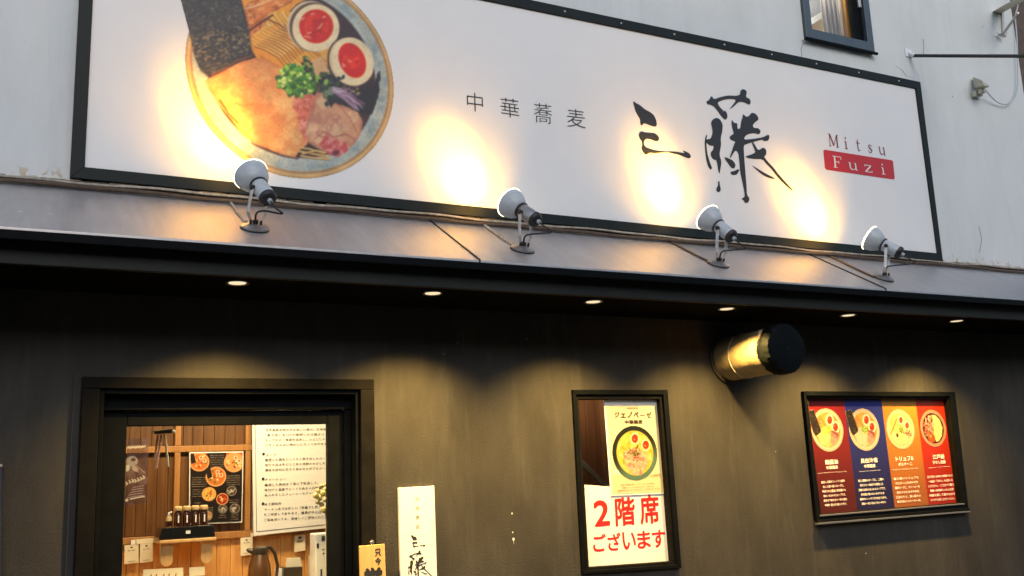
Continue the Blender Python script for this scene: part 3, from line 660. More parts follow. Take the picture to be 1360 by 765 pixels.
# hanging chime
hc = thing('door_chime', 'dark bar with thin pink and pale metal sticks hanging behind the door glass', 'door chime', at(220, 575, .3))
par(MB().slab([(204, 572), (232, 568.5), (232.5, 575), (216, 579), (203.5, 575)][:2] + [(231.5, 575), (206, 576.5)], .30, .03).build('bar', M['jug_dark'], bevel=.004), hc)
for (a, b, m_) in (((209.8, 577), (205.5, 610), 'chime_pink'), ((214.5, 577), (207.5, 622), 'chime_pink'), ((219, 577), (223.5, 620), 'chime_pale')):
    Yk = .31 if a[0] < 212 else (.325 if a[0] < 216 else .305)
    par(MB().tube([at(*a, Yk), at(*b, Yk)], .0058, 8).build('stick', M[m_], smooth=True), hc)
bp = at(231, 573, .29)
par(MB().lathe([(0, -.008), (.006, -.006), (.008, 0), (.006, .006), (0, .008)], 10, Matrix.Translation(bp)).build('knob', M['paper'], smooth=True), hc)
# reflection of a poster in the door glass, painted on a see-through sheet
fp = thing('poster_reflection', 'faint violet reflection of a film poster, painted on a sheet at the left of the door glass', 'poster', at(166, 672, .11))
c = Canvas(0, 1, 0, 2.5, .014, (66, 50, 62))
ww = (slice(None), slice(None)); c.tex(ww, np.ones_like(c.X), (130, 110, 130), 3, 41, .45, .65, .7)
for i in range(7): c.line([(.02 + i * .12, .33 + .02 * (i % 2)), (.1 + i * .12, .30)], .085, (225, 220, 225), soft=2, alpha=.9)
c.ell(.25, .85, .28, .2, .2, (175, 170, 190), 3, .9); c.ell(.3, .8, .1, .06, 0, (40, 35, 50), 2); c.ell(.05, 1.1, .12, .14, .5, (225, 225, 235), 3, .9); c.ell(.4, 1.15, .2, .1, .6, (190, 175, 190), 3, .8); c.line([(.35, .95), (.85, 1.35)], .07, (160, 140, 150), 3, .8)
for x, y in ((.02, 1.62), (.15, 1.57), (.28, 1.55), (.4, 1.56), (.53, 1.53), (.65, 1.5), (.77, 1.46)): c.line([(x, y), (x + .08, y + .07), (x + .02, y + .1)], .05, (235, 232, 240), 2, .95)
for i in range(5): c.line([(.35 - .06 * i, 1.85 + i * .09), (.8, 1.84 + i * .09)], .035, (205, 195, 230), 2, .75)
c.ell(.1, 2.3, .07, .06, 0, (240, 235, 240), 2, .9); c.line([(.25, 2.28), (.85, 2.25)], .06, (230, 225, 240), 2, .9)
c.build('reflection_print', (lambda f: (lambda X, Y: f(X, Y / 2.5)))(quad_np([(169.5, 583), (198, 582), (196, 667), (165, 672)], .105)), M['print_faint'], fp)
# dried flower bunch
df = at(431, 660, .35)
fl = thing('dried_flower', 'pale knobbly dried flower bunch at the right edge of the door glass', 'flower', (df.x, .35, at(431, 700, .35).z))
fb = MB()
def blob(mb, p, r, seg=9):
    prof = [(math.sin(a) * r, -math.cos(a) * r) for a in [PI * k / 6 for k in range(7)]]; mb.lathe([(max(q[0], 1e-5), q[1]) for q in prof], seg, Matrix.Translation(p))
for (x, y) in ((422, 652), (426, 646), (432, 645), (438, 648), (419.5, 658), (424, 661), (429, 655), (434, 656), (440, 658), (422, 667), (427, 670), (432, 664), (438, 668), (430, 677), (435, 680), (432, 650)):
    blob(fb, at(x, y, .35 + random.uniform(-.02, .03)), random.uniform(.013, .019))
par(fb.build('flower_head', M['flower'], smooth=True), fl)
par(MB().tube([at(434, 672, .36), at(434, 700, .36), at(434.5, 760, .36)], [.012, .007, .006], 8).build('stem', M['cream'], smooth=True), fl)
par(MB().lathe([(.03, 0), (.04, .02), (.04, .12), (.018, .2), (.02, .22)], 16, Matrix.Translation((at(434.5, 760, .36).x, .36, ctz - .15))).build('vase', M['cream'], smooth=True), fl)
MB().box(1.45, 1.75, .27, .46, .131, ctz - .151).build('side_stool', M['wood_mid'], cat='stool', label='small wooden stand carrying the dried flower vase', bevel=.004)

# ------------------------------------------------------------------ canopy
CP, CL = .58, .66
zE = 2.683                                         # outer lip height
cnp = thing('canopy', 'long brown sheet metal canopy with dark fascia over the shop front', 'canopy', (0, 0, 2.5))
X0, X1 = -5.5, 9.3
seams = [X0, 2.09, 4.95, 7.9, X1]; seams = [X0, -.85] + seams[1:]
for a, b in zip(seams[:-1], seams[1:]):
    par(MB().hexa([(a + .004, -CL, zE - .012), (b - .004, -CL, zE - .012), (b - .004, -CL, zE), (a + .004, -CL, zE)], [(a + .004, -.001, ZJ - .03), (b - .004, -.001, ZJ - .03), (b - .004, -.001, ZJ - .018), (a + .004, -.001, ZJ - .018)]).build('roof_sheet', M['roof'], bevel=.002), cnp)
for a in seams[1:-1]:
    par(MB().hexa([(a - .0035, -CL - .002, zE - .013), (a + .0035, -CL - .002, zE - .013), (a + .0035, -CL - .002, zE + .007), (a - .0035, -CL - .002, zE + .007)], [(a - .0035, -.002, ZJ - .032), (a + .0035, -.002, ZJ - .032), (a + .0035, -.002, ZJ - .012), (a - .0035, -.002, ZJ - .012)]).build('seam_strip', M['rubber']), cnp)
par(MB().box(X0, X1, -CL - .003, -CL + .012, zE - .05, zE - .013).build('drip_edge', M['black'], bevel=.003), cnp)
ZS = 2.548
par(MB().box(X0, X1, -CP, -CP + .03, ZS, zE - .02).build('fascia', M['fascia'], bevel=.003), cnp)
par(MB().box(X0, X1, -CP + .031, -.002, ZS + .004, ZS + .02).build('soffit', M['soffit']), cnp)
# flashing and conduits along the wall
par(MB().box(X0, X1, -.028, -.001, ZJ - .012, ZJ + .006).build('flashing', M['cable'], bevel=.003), cnp)
con = thing('conduit', 'pair of brown and pale conduits running along the top of the canopy', 'conduit', (0, -.05, ZJ))
def wob(x, a=.003): return a * math.sin(x * 5.1) + a * .7 * math.sin(x * 12.3 + 1)
par(MB().tube([(x, -.055, ZJ - .028 + wob(x)) for x in np.arange(X0, X1, .12)], .009, 6).build('lower_pipe', M['cable'], smooth=True), con)
par(MB().tube([(x, -.042, ZJ - .003 + wob(x + 2, .004)) for x in np.arange(X0, X1, .12)], .007, 6).build('upper_pipe', M['pale_cable'], smooth=True), con)
# crumbling sealant
se = MB(); x = X0
while x < X1:
    l = random.uniform(.03, .16); h = random.uniform(.004, .012)
    if random.random() < .75:
        se.hexa([(x, -.036, ZJ + .006), (x + l, -.036, ZJ + .006), (x + l * .9, -.03, ZJ + .007 + h), (x + l * .1, -.03, ZJ + .007 + h * random.uniform(.4, 1))], [(x, -.002, ZJ + .006), (x + l, -.002, ZJ + .006), (x + l * .9, -.002, ZJ + .007 + h), (x + l * .1, -.002, ZJ + .007 + h)])
    x += l
par(se.build('sealant', M['pale_cable'], kind='stuff'), cnp)
# droppings on the roof
def roof_pt(px, py, lift=0):
    # plane through (0, ZJ-.018) and (-CL, zE)
    n = Vector((0, -(ZJ - .018 - zE), CL)).normalized(); d = FWD + RGT * ((px - 680) / FOC) - UPV * ((py - 382.5) / FOC)
    p0 = Vector((0, -CL, zE)); t = (p0 - CAM).dot(n) / d.dot(n); return CAM + d * t + n * lift
RN = Vector((0, -(ZJ - .018 - zE), CL)).normalized()
dr = MB()
for px, py, s in ((27, 281, .008), (65, 284, .007), (69, 285, .005), (1200, 352, .008), (1317, 371, .012), (1343, 368, .012), (1345, 384, .004), (1326, 388, .003), (545, 308, .004)):
    p = roof_pt(px, py, .001); k = 8
    dr.add([p + Vector((s * 1.6 * math.cos(a), 0, 0)) + RN.cross(Vector((1, 0, 0))) * s * math.sin(a) * random.uniform(.6, 1.1) for a in [2 * PI * i / k for i in range(k)]], [tuple(range(k))])
par(dr.build('dropping', M['speck'], kind='stuff'), cnp)

# ------------------------------------------------------------------ downlights under the canopy
dl_x = [.937, 1.925, 2.895, 3.84, 4.84, 5.87]
dn = ['far left downlight in the soffit above the door left half', 'second downlight from left, above the door casing right side', 'downlight above the two notice posters', 'downlight just left of the round duct', 'downlight right of the round duct', 'far right downlight above the four colour menu']
for i, x in enumerate([dl_x[0] - .98] + dl_x):
    if i == 0: continue
    t = thing('downlight', 'lit ' + dn[i - 1], 'downlight', (x, -.43, ZS + .003), 'downlights in the canopy soffit')
    MB().lathe([(.041, -.0005), (.054, -.0005), (.054, -.006), (.041, -.003)], 28, closed=True).build('trim_ring', M['chrome'], t, smooth=True)
    MB().lathe([(.040, -.002), (.040, -.004)], 24).build('lens', M['down_glow'], t)
    L = bpy.data.lights.new('light', 'SPOT'); L.energy = 300 * (1.15 if i == 2 else 1); L.color = (1, .62, .17); L.spot_size = math.radians(123); L.spot_blend = .8; L.shadow_soft_size = .03
    lo = bpy.data.objects.new('light', L); COL.objects.link(lo); lo.location = (0, 0, -.012); lo.parent = t

# ------------------------------------------------------------------ shop sign
YG = -.045
sg = thing('shop_sign', 'long white sign board with ramen picture and brush lettering above the canopy', 'sign', (3.3, YG, 3.11))
def P_(px, py, Y=YG): return at(px, py, Y)
oBL, oBR, oTR = P_(93, 236), P_(1252, 347), P_(1222, 109)
oTL = Vector((oBL.x + .005, YG, (P_(700, 0).z + oTR.z) / 2 + .005))
iBL, iBR, iTR = P_(112.5, 222), P_(1245, 336.5), P_(1216, 117.5)
iTL = Vector((iBL.x + .005, YG, oTL.z - .068))
def V3(p, dy): return Vector((p.x, p.y + dy, p.z))
par(MB().hexa([V3(iBL, .008), V3(iBR, .008), V3(iTR, .008), V3(iTL, .008)], [V3(iBL, .04), V3(iBR, .04), V3(iTR, .04), V3(iTL, .04)]).build('panel', M['sign_white']), sg)
for a, b, c_, d in ((oBL, oBR, iBR, iBL), (oTL, iTL, iTR, oTR), (oBL, iBL, iTL, oTL), (iBR, oBR, oTR, iTR)):
    par(MB().hexa([V3(p, -.004) for p in (a, b, c_, d)], [V3(p, .043) for p in (a, b, c_, d)]).build('frame_bar', M['sign_frame'], bevel=.002), sg)
bo = MB()
for i in range(14):
    u = (i + .5) / 14; p = (oTL * (1 - u) + oTR * u) * .5 + (iTL * (1 - u) + iTR * u) * .5
    bo.lathe([(.007, 0), (.007, .003), (.004, .005)], 8, Matrix.Translation((p.x, YG - .004, p.z)) @ Matrix.Rotation(PI / 2, 4, 'X'))
par(bo.build('screw_head', M['galv'], smooth=True), sg)
YP = YG + .0065
# ---- the big ramen photograph
def big_bowl():
    c = Canvas(222, 536, -132, 242, .85, (60, 42, 45)); w = (slice(None), slice(None))
    co = px_map(YP)(c.X.ravel(), c.Y.ravel()); U = ((co[:, 0] - 1.3095) / .574).reshape(c.X.shape); Wd = ((co[:, 2] - 3.817) / .600).reshape(c.X.shape)
    rho = np.hypot(U, Wd); n1 = vnoise(c.X, c.Y, .5, 1, 3); n2 = vnoise(c.X, c.Y, .09, 2, 4)
    rim = np.array([158, 168, 166]) / 255.; rim2 = np.array([190, 192, 180]) / 255.; rim3 = np.array([136, 152, 156]) / 255.
    k = np.clip((n2 - .35) / .3, 0, 1)[..., None]; cc = rim * (1 - k) + rim2 * k; k = np.clip((n1 - .56) / .12, 0, 1)[..., None] * .45; cc = cc * (1 - k) + rim3 * k; n4 = vnoise(c.X, c.Y, .9, 77, 2)[..., None]; cc = cc * (.88 + .24 * n4)
    c.put(w, np.clip((rho - .80) / .012, 0, 1), cc)
    c.put(w, np.clip((rho - .925) / .03 + (n1 - .5) * 1.5, 0, 1) * .75, (205, 156, 98))
    c.put(w, np.clip(1 - np.abs(rho - .945) / .012, 0, 1) * .7, (150, 95, 45)); c.put(w, np.clip(1 - np.abs(rho - .972) / .012, 0, 1) * .8, (235, 190, 125))
    c.put(w, np.clip(1 - np.abs(rho - .80) / .015, 0, 1) * .6, (70, 50, 48)); c.put(w, np.clip(1 - np.abs(rho - .835) / .02, 0, 1) * .35, (215, 215, 205))
    ins = np.clip((.80 - rho) / .01, 0, 1)
    c.tex(w, ins, (105, 70, 62), .05, 12, .5, .7, .6)
    # noodles
    ww, a = c.poly([(322, -60), (420, -70), (448, -20), (395, 5), (385, 15), (398, 45), (412, 66), (428, 78), (412, 90), (385, 96), (345, 84), (330, 60), (318, 0)], (236, 160, 62), 2)
    for i in range(80):
        x0 = 316 + i * 1.35; col = [(250, 205, 110), (214, 140, 52), (245, 190, 95), (190, 112, 40), (255, 222, 140)][i % 5]; o_ = random.uniform(-3, 3)
        c.line([(x0 - 12 + o_, 18 + o_), (x0 + 8, 32 + i * .3), (x0 + 32, 50 + i * .2), (x0 + 58, 72 + i * .3 + o_)], random.uniform(1.2, 2.4), col, 1.5, .85)
    for i in range(30):
        x0 = 310 + i * 5; c.line([(x0, -70), (x0 + 15, -40), (x0 + 10, -8)], 2, [(250, 205, 110), (205, 130, 52), (245, 190, 95)][i % 3], 1.5, .8)
    c.line([(366, 62), (378, 68), (392, 78)], 2.2, (70, 35, 20), 1.5); c.line([(352, 24), (372, 33), (392, 48)], 1.6, (90, 45, 20), 1.5, .9); c.line([(352, 31), (376, 40)], 1.2, (250, 235, 200), 1.5, .9); c.line([(335, 53), (350, 62), (375, 74)], 1.0, (160, 95, 35), 1.5, .7); c.line([(345, 74), (362, 84), (376, 90)], 1.2, (170, 100, 40), 1.5, .8)
    for i in range(44):
        x0, y0 = 326 + i * .9, 56 - i * .55; c.line([(x0, y0), (x0 + 22, y0 + 10 + i * .1), (x0 + 48, y0 + 24 + i * .25), (x0 + 66, y0 + 40 + i * .2)], random.uniform(1.1, 2.0), [(248, 198, 96), (214, 134, 46), (240, 180, 80), (186, 104, 34), (252, 214, 128)][i % 5], 1.5, .8)
    for i in range(14): x0, y0 = 338 + i * 3.6, 62 - i * 2.6; c.line([(x0, y0), (x0 + 14, y0 + 5), (x0 + 30, y0 + 14), (x0 + 40, y0 + 26)], 1.4, (128, 66, 22), 1.5, .75); c.line([(x0 + 2, y0 - 2), (x0 + 18, y0 + 3), (x0 + 34, y0 + 14)], 1.2, (255, 226, 160), 1.5, .8)
    # bamboo shoots
    for pts, col, sd in (([(322, 14), (330, 4), (356, -8), (388, -24), (398, -10), (386, 4), (362, 16), (344, 28), (328, 36)], (222, 134, 70), 3), ([(328, 38), (342, 28), (356, 22), (352, 34), (338, 44), (331, 52)], (214, 120, 58), 4), ([(318, -30), (360, -55), (372, -40), (330, -12)], (205, 120, 60), 5)):
        ww, a = c.poly(pts, col, 1.5, rag=.8, shade=(4, (120, 55, 30), .5)); c.tex(ww, a, (245, 180, 110), .14, sd, .5, .65, .7); c.tex(ww, a, (160, 75, 38), .2, sd + 9, .55, .68, .6)
    c.line([(322, 12), (336, 9), (352, 3), (362, -2)], 1.6, (250, 225, 190), 1.5, .9); c.line([(330, 42), (345, 31), (362, 20)], 2.5, (75, 38, 25), 1.5, .9); c.line([(331, 47), (342, 44), (350, 36)], 1.4, (240, 180, 110), 1.5)
    # pork slices
    ww, a = c.poly([(272, 107), (285, 100), (302, 91), (320, 82), (338, 77), (352, 78), (364, 84), (378, 91), (392, 97), (406, 104), (416, 118), (412, 134), (420, 150), (412, 172), (408, 192), (398, 199), (392, 209), (372, 204), (352, 196), (334, 188), (322, 178), (312, 165), (302, 152), (292, 141), (284, 128), (276, 117)], (236, 168, 104), 1.5, rag=.7, shade=(5, (196, 104, 50), .6))
    c.tex(ww, a, (248, 198, 132), .035, 21, .45, .65, .75); c.tex(ww, a, (222, 138, 80), .06, 23, .5, .66, .6); c.tex(ww, a, (205, 130, 95), .5, 24, .62, .7, .5)
    c.line([(300, 143), (314, 137), (324, 141), (336, 138)], 1.6, (190, 110, 60), 2, .7); c.line([(292, 133), (303, 150), (316, 163)], 2.6, (120, 55, 25), 2, .85); c.line([(296, 141), (306, 153), (315, 161)], 1.5, (205, 95, 40), 1.5, .9)
    c.line([(334, 190), (352, 199), (374, 207), (396, 211)], 1.8, (80, 45, 35), 1.5, .8)
    ww, a = c.poly([(392, 128), (404, 122), (418, 128), (424, 142), (416, 158), (410, 178), (404, 190), (398, 172), (394, 152), (388, 140)], (222, 128, 104), 2, rag=1.6, seed=4); c.tex(ww, a, (245, 175, 150), .16, 26, .48, .62, .8); c.tex(ww, a, (190, 85, 65), .22, 27, .55, .68, .7)
    ww, a = c.poly([(418, 128), (424, 116), (436, 126), (448, 138), (462, 142), (476, 150), (482, 162), (479, 178), (470, 192), (458, 202), (448, 208), (436, 204), (420, 196), (408, 188), (406, 170), (412, 152)], (214, 160, 124), 1.5, rag=.8, seed=5, shade=(5, (156, 90, 66), .5))
    c.tex(ww, a, (234, 192, 152), .06, 28, .45, .62, .8); c.tex(ww, a, (182, 118, 104), .09, 29, .52, .66, .6)
    ww, a = c.poly([(424, 192), (432, 180), (446, 184), (460, 190), (462, 200), (450, 208), (438, 206)], (196, 92, 88), 2, rag=1.4, seed=6); c.tex(ww, a, (235, 170, 155), .2, 31, .5, .62, .8)
    c.line([(418, 184), (430, 175), (444, 182), (460, 178), (472, 186)], 1.6, (170, 95, 88), 2, .8); c.ell(428, 178, 9, 5, .2, (196, 118, 100), 2, .7, ring=1.2); c.ell(446, 203, 5, 3, -.4, (90, 50, 60), 2, .8)
    c.line([(450, 140), (464, 156), (474, 176)], 1.2, (140, 85, 80), 2, .6)
    for pts in ([(399, 196), (412, 198), (430, 204)], [(398, 201), (414, 204), (436, 208)], [(400, 207), (418, 210), (438, 211)], [(402, 204), (420, 200), (432, 203)]): c.line(pts, 2.6, (226, 190, 120), 1.5); c.line([(p[0], p[1] + 1.6) for p in pts], .8, (110, 60, 40), 1.5, .8)
    # tender bamboo under green onions
    ww, a = c.poly([(414, 80), (428, 74), (436, 92), (444, 100), (430, 108), (418, 100), (412, 92)], (222, 176, 130), 2, rag=1)
    # dark seaweed patch and black soup right of the eggs
    c.poly([(424, 94), (436, 98), (450, 100), (470, 116), (494, 118), (505, 92), (503, 126), (494, 152), (478, 150), (462, 140), (446, 136), (440, 142), (432, 128), (428, 112)], (44, 42, 44), 2, rag=2, seed=7)
    # eggs
    for ox, oy in ((-6, -3),): c.ell(418.5 + ox, 37 + oy, 31, 33, .1, (238, 214, 178), 1.5); c.ell(418.5 + ox * .4, 37 + oy * .4, 32, 33, .1, (84, 62, 50), 3, .8)
    c.ell(419.5, 37, 31.3, 31.5, 0, (246, 222, 180), 1.5); c.ell(418, 40, 29, 28, 0, (248, 226, 186), 6, .7)
    c.ell(420, 35, 23, 22.8, 0, (225, 120, 60), 1.5); w2 = c.win(395, 445, 10, 60); c.ell(420, 35, 22, 22, 0, (204, 34, 22), 1.5)
    def yolk(cx, cy, r, sd):
        w2 = c.win(cx - r, cx + r, cy - r, cy + r); a = np.clip((r * .85 - np.hypot(c.X[w2] - cx, c.Y[w2] - cy)) / 3, 0, 1)
        c.tex(w2, a, (232, 70, 34), .1, sd, .45, .62, .8); c.tex(w2, a, (176, 18, 14), .14, sd + 1, .52, .68, .7)
    yolk(420, 35, 21, 41)
    for q in (((422, 38), (426, 35), (428, 31)), ((405, 48), (412, 50)), ((400, 26), (404, 24)), ((429, 23), (432, 22)), ((413, 19), (417, 18)), ((409, 44), (413, 43))): c.line(q, 2.2, (250, 190, 165), 2, .85)
    c.ell(464, 82, 28, 33.5, -.45, (58, 44, 42), 1.5); c.ell(466, 82, 28, 33, -.45, (230, 205, 165), 1.5)
    c.ell(468.5, 81.5, 27, 32.6, -.42, (246, 222, 180), 1.5); c.ell(467, 83, 24, 29, -.42, (248, 226, 186), 6, .6)
    c.ell(468, 80.5, 17.3, 24.4, -.42, (225, 120, 60), 1.5); c.ell(467.6, 80, 16.6, 23.6, -.42, (206, 32, 22), 1.5); yolk(467, 80, 15, 51)
    for q in (((457, 86), (459, 88)), ((463, 80), (466, 82)), ((455, 84), (456, 89))): c.line(q, 1.8, (250, 190, 165), 2, .85)
    # green onions
    rnd = random.Random(3)
    for i in range(150):
        a = rnd.uniform(0, 6.3); q = rnd.uniform(0, 1) ** .6; x, y = 395 + 27 * q * math.cos(a), 106 + 21 * q * math.sin(a)
        if (x > 415 and y > 120) or (x < 380 and y > 122): continue
        col = rnd.choice([(96, 158, 44), (150, 196, 70), (62, 118, 40), (190, 214, 96), (210, 226, 130), (120, 176, 58), (52, 92, 38)])
        rx, ry, ro = rnd.uniform(3, 4.6), rnd.uniform(2, 3.2), rnd.uniform(0, 3); c.ell(x, y + .8, rx, ry, ro, (36, 62, 26), 2, .7); c.ell(x, y, rx, ry, ro, col, 1.5); c.ell(x - .4, y - .4, rx * .45, ry * .4, ro, tuple(min(255, v + 45) for v in col), 2, .7)
    for i in range(26): x, y = rnd.uniform(402, 416), rnd.uniform(76, 96); c.ell(x, y, 2.6, 1.8, rnd.uniform(0, 3), rnd.choice([(40, 52, 30), (74, 96, 40), (58, 44, 46), (150, 160, 90)]), 1.5)
    for i in range(46): x, y = rnd.gauss(438, 7), rnd.gauss(112, 10); c.ell(x, y, 3.2, 2.1, rnd.uniform(0, 3), rnd.choice([(40, 58, 44), (30, 40, 38), (64, 84, 52), (52, 62, 60), (90, 112, 66)]), 1.5)
    c.ell(433, 109, 3, 4.5, .4, (150, 186, 90), 1.5); c.ell(430, 99, 6, 3, -.3, (70, 84, 50), 1.5)
    for i in range(30): c.ell(rnd.uniform(455, 478), rnd.uniform(114, 128), 1.4, 1, 0, rnd.choice([(200, 170, 110), (150, 110, 80), (90, 60, 70)]), 1.5, .8)
    for i in range(26):
        x0, y0 = 442 + rnd.uniform(-3, 14), 118 + rnd.uniform(-3, 8); l = rnd.uniform(24, 46); an = .62 + rnd.uniform(-.22, .22)
        x1, y1 = x0 + l * math.cos(an), y0 + l * math.sin(an)
        if x1 < 499: c.line([(x0, y0), ((x0 + x1) / 2, (y0 + y1) / 2 - rnd.uniform(0, 3)), (x1, y1)], rnd.uniform(.9, 1.7), rnd.choice([(150, 112, 135), (196, 170, 186), (112, 72, 98), (172, 140, 160)]), 1.5, .9)
    for i in range(8): c.line([(432, 121 + i), (441 + i, 116 + i), (450 + i, 122)], .9, (205, 195, 195), 1.5, .5)
    # nori
    NR = [(226, -48), (302, -58), (320, 0), (328, 30), (334.5, 72), (322, 76), (310, 82), (296, 92), (281, 99), (275, 99), (272, 84), (262, 85), (254, 50), (240, 0)]
    NR = [(226, -48), (306, -58), (320, 0), (328, 30), (334.5, 72), (326, 73), (314, 79), (300, 88), (284, 97), (275, 99.5), (266, 92), (258, 74), (252, 45), (240, 0)]
    ww, a = c.poly([(x + 2, y + 4) for x, y in NR], (60, 35, 20), 5, .6)
    ww, a = c.poly(NR, (58, 54, 54), 1.5, rag=.5, shade=(3, (32, 30, 32), .5)); X_, Y_ = c.X[ww], c.Y[ww]
    nn = vnoise(X_ + .5 * Y_, Y_ * 1.6, .28, 61, 4); band = np.exp(-((Y_ - (62 - .15 * (X_ - 270))) / 24) ** 2)
    c.put(ww, a * np.clip((nn - .54) / .08, 0, 1) * (.25 + .65 * band), (150, 132, 92)); c.put(ww, a * np.clip((vnoise(X_, Y_, .12, 63) - .5) / .2, 0, 1) * .5, (40, 40, 44)); c.put(ww, a * np.clip((vnoise(X_ * 1.5, Y_, .5, 64) - .66) / .06, 0, 1) * .55, (170, 165, 160))
    c.line([(281, 99), (300, 90), (316, 80), (334, 74)], 2, (140, 100, 62), 2, .8)
    for _ in range(2):                             # the softness and grain of a photographic print
        b_ = c.c.copy(); b_[1:-1, 1:-1] = (c.c[1:-1, 1:-1] * 2 + c.c[:-2, 1:-1] + c.c[2:, 1:-1] + c.c[1:-1, :-2] + c.c[1:-1, 2:]) / 6; c.c = b_
    g_ = c.c.mean(2, keepdims=True); c.c = np.clip(g_ + (c.c - g_) * 1.18, 0, 1) * .97
    c.c = np.clip(c.c * (.90 + .22 * vnoise(c.X, c.Y, .05, 91, 4))[..., None] * (.95 + .1 * vnoise(c.X, c.Y, .7, 93, 2))[..., None], 0, 1)
    c.mask = (rho < 1) | (c.sdf(NR, w) < .3)
    return c.build('ramen_photograph', px_map(YP), M['print'], sg, label='printed ramen bowl with seaweed, two egg halves and pork')
big_bowl()
# ---- thin lettering
def tquad(x0, x1, yt0, yt1, h0, h1):
    return [(x0, yt0), (x1, yt1), (x1 + .8, yt1 + h1), (x0 + .4, yt0 + h0)]
for ch, q in (('中', [(620, 122), (641, 124.5), (641.8, 149.5), (620.5, 146.5)]), ('華', [(664.5, 129), (688.5, 132), (690, 158), (665.5, 154)]), ('蕎', [(709, 136), (732.5, 138.5), (733.5, 165), (710, 162)]), ('麦', [(753, 143.5), (776.5, 146.5), (778, 170.5), (753.5, 168)])):
    tx = MB(); text_quad(tx, ch, q, YP - .001, off=-.012, res=3); par(tx.build('lettering', M['ink']), sg)
# ---- brush strokes
S1 = [(50, 170), (65, 185), (105, 205), (150, 245), (200, 270), (235, 300), (255, 345), (262, 390), (245, 405), (215, 398), (170, 380), (140, 372), (122, 395), (108, 380), (108, 340), (85, 300), (62, 255), (52, 215), (42, 180)]
S2 = [(100, 460), (120, 448), (150, 458), (200, 462), (240, 465), (270, 485), (285, 515), (270, 540), (235, 535), (200, 518), (165, 515), (145, 530), (140, 560), (155, 590), (190, 605), (240, 622), (300, 630), (350, 635), (400, 632), (450, 637), (500, 648), (520, 650), (498, 622), (530, 635), (560, 650), (578, 680), (562, 697), (530, 690), (490, 672), (440, 655), (420, 655), (380, 642), (340, 640), (290, 645), (240, 650), (190, 645), (165, 665), (145, 655), (125, 625), (118, 600), (128, 575), (122, 535), (105, 520), (95, 490)]
FJ = [[(60, 110), (75, 105), (90, 75), (105, 100), (140, 85), (190, 75), (240, 78), (262, 70), (262, 48), (280, 35), (303, 50), (295, 85), (318, 95), (326, 115), (318, 132), (300, 122), (275, 112), (250, 115), (225, 140), (195, 160), (215, 135), (235, 110), (232, 98), (190, 95), (150, 105), (125, 118), (140, 145), (170, 175), (168, 160), (185, 185), (185, 210), (172, 222), (150, 200), (125, 165), (105, 140), (85, 130), (65, 128)],
      [(92, 225), (115, 208), (140, 215), (158, 250), (155, 290), (145, 330), (148, 370), (142, 400), (138, 430), (150, 470), (143, 520), (138, 545), (131, 520), (125, 480), (118, 458), (105, 460), (88, 440), (86, 415), (100, 400), (105, 375), (85, 375), (68, 365), (55, 350), (60, 338), (85, 335), (98, 300), (95, 270), (88, 245)],
      [(65, 305), (60, 340), (61, 390), (67, 430), (82, 480), (95, 510), (85, 520), (70, 500), (58, 450), (52, 400), (50, 350), (55, 320)],
      [(130, 590), (138, 585), (140, 610), (147, 640), (135, 655), (120, 645), (122, 625), (130, 615)],
      [(213, 220), (225, 240), (245, 240), (245, 275), (262, 275), (268, 230), (278, 200), (278, 185), (300, 205), (318, 195), (330, 178), (350, 182), (368, 200), (372, 220), (350, 235), (335, 255), (345, 270), (370, 270), (386, 290), (375, 308), (345, 300), (310, 305), (290, 320), (283, 340), (340, 335), (400, 325), (430, 308), (438, 320), (430, 345), (405, 348), (395, 338), (350, 350), (300, 365), (282, 375), (285, 430), (290, 500), (295, 560), (300, 620), (302, 670), (318, 690), (312, 715), (290, 718), (285, 702), (268, 692), (290, 682), (288, 650), (275, 590), (262, 530), (258, 470), (252, 420), (235, 400), (215, 430), (205, 450), (200, 445), (215, 400), (225, 370), (235, 350), (205, 340), (198, 325), (210, 312), (225, 305), (215, 270), (210, 240)],
      [(340, 353), (352, 375), (370, 405), (400, 385), (418, 400), (418, 430), (402, 440), (430, 475), (460, 505), (490, 545), (530, 590), (580, 642), (575, 648), (520, 600), (480, 555), (450, 515), (420, 485), (395, 455), (350, 455), (310, 450), (290, 440), (330, 428), (355, 415), (345, 390), (332, 358)],
      [(330, 490), (370, 515), (410, 540), (450, 560), (475, 575), (440, 570), (400, 552), (360, 520)],
      [(168, 442), (190, 450), (220, 465), (235, 490), (228, 512), (208, 508), (190, 480), (175, 460)],
      [(205, 530), (225, 528), (250, 515), (258, 520), (245, 545), (225, 552), (208, 545)]]
def smooth2(p):
    out = []; n = len(p)
    for i in range(n):
        a, b = p[i], p[(i + 1) % n]; out += [(a[0] * .78 + b[0] * .22, a[1] * .78 + b[1] * .22), (a[0] * .22 + b[0] * .78, a[1] * .22 + b[1] * .78)]
    return out
STROKES = [('b1', [(835 + x / 6.95, 110 + y / 6.95) for x, y in smooth2(s)]) for s in (S1, S2)] + [('b2', [(925 + x / 4.5, 110 + y / 4.5) for x, y in smooth2(s)]) for s in FJ]
W_STROKES = []
for i, (k, pts) in enumerate(STROKES):
    P = [at(*p, YP - .002) for p in pts]; W_STROKES.append((k, P))
    Q = [Vector((p.x, YP - .0015, p.z)) for p in P]
    par(MB().prism(Q, .0015).build('brush_stroke', M['ink']), sg)
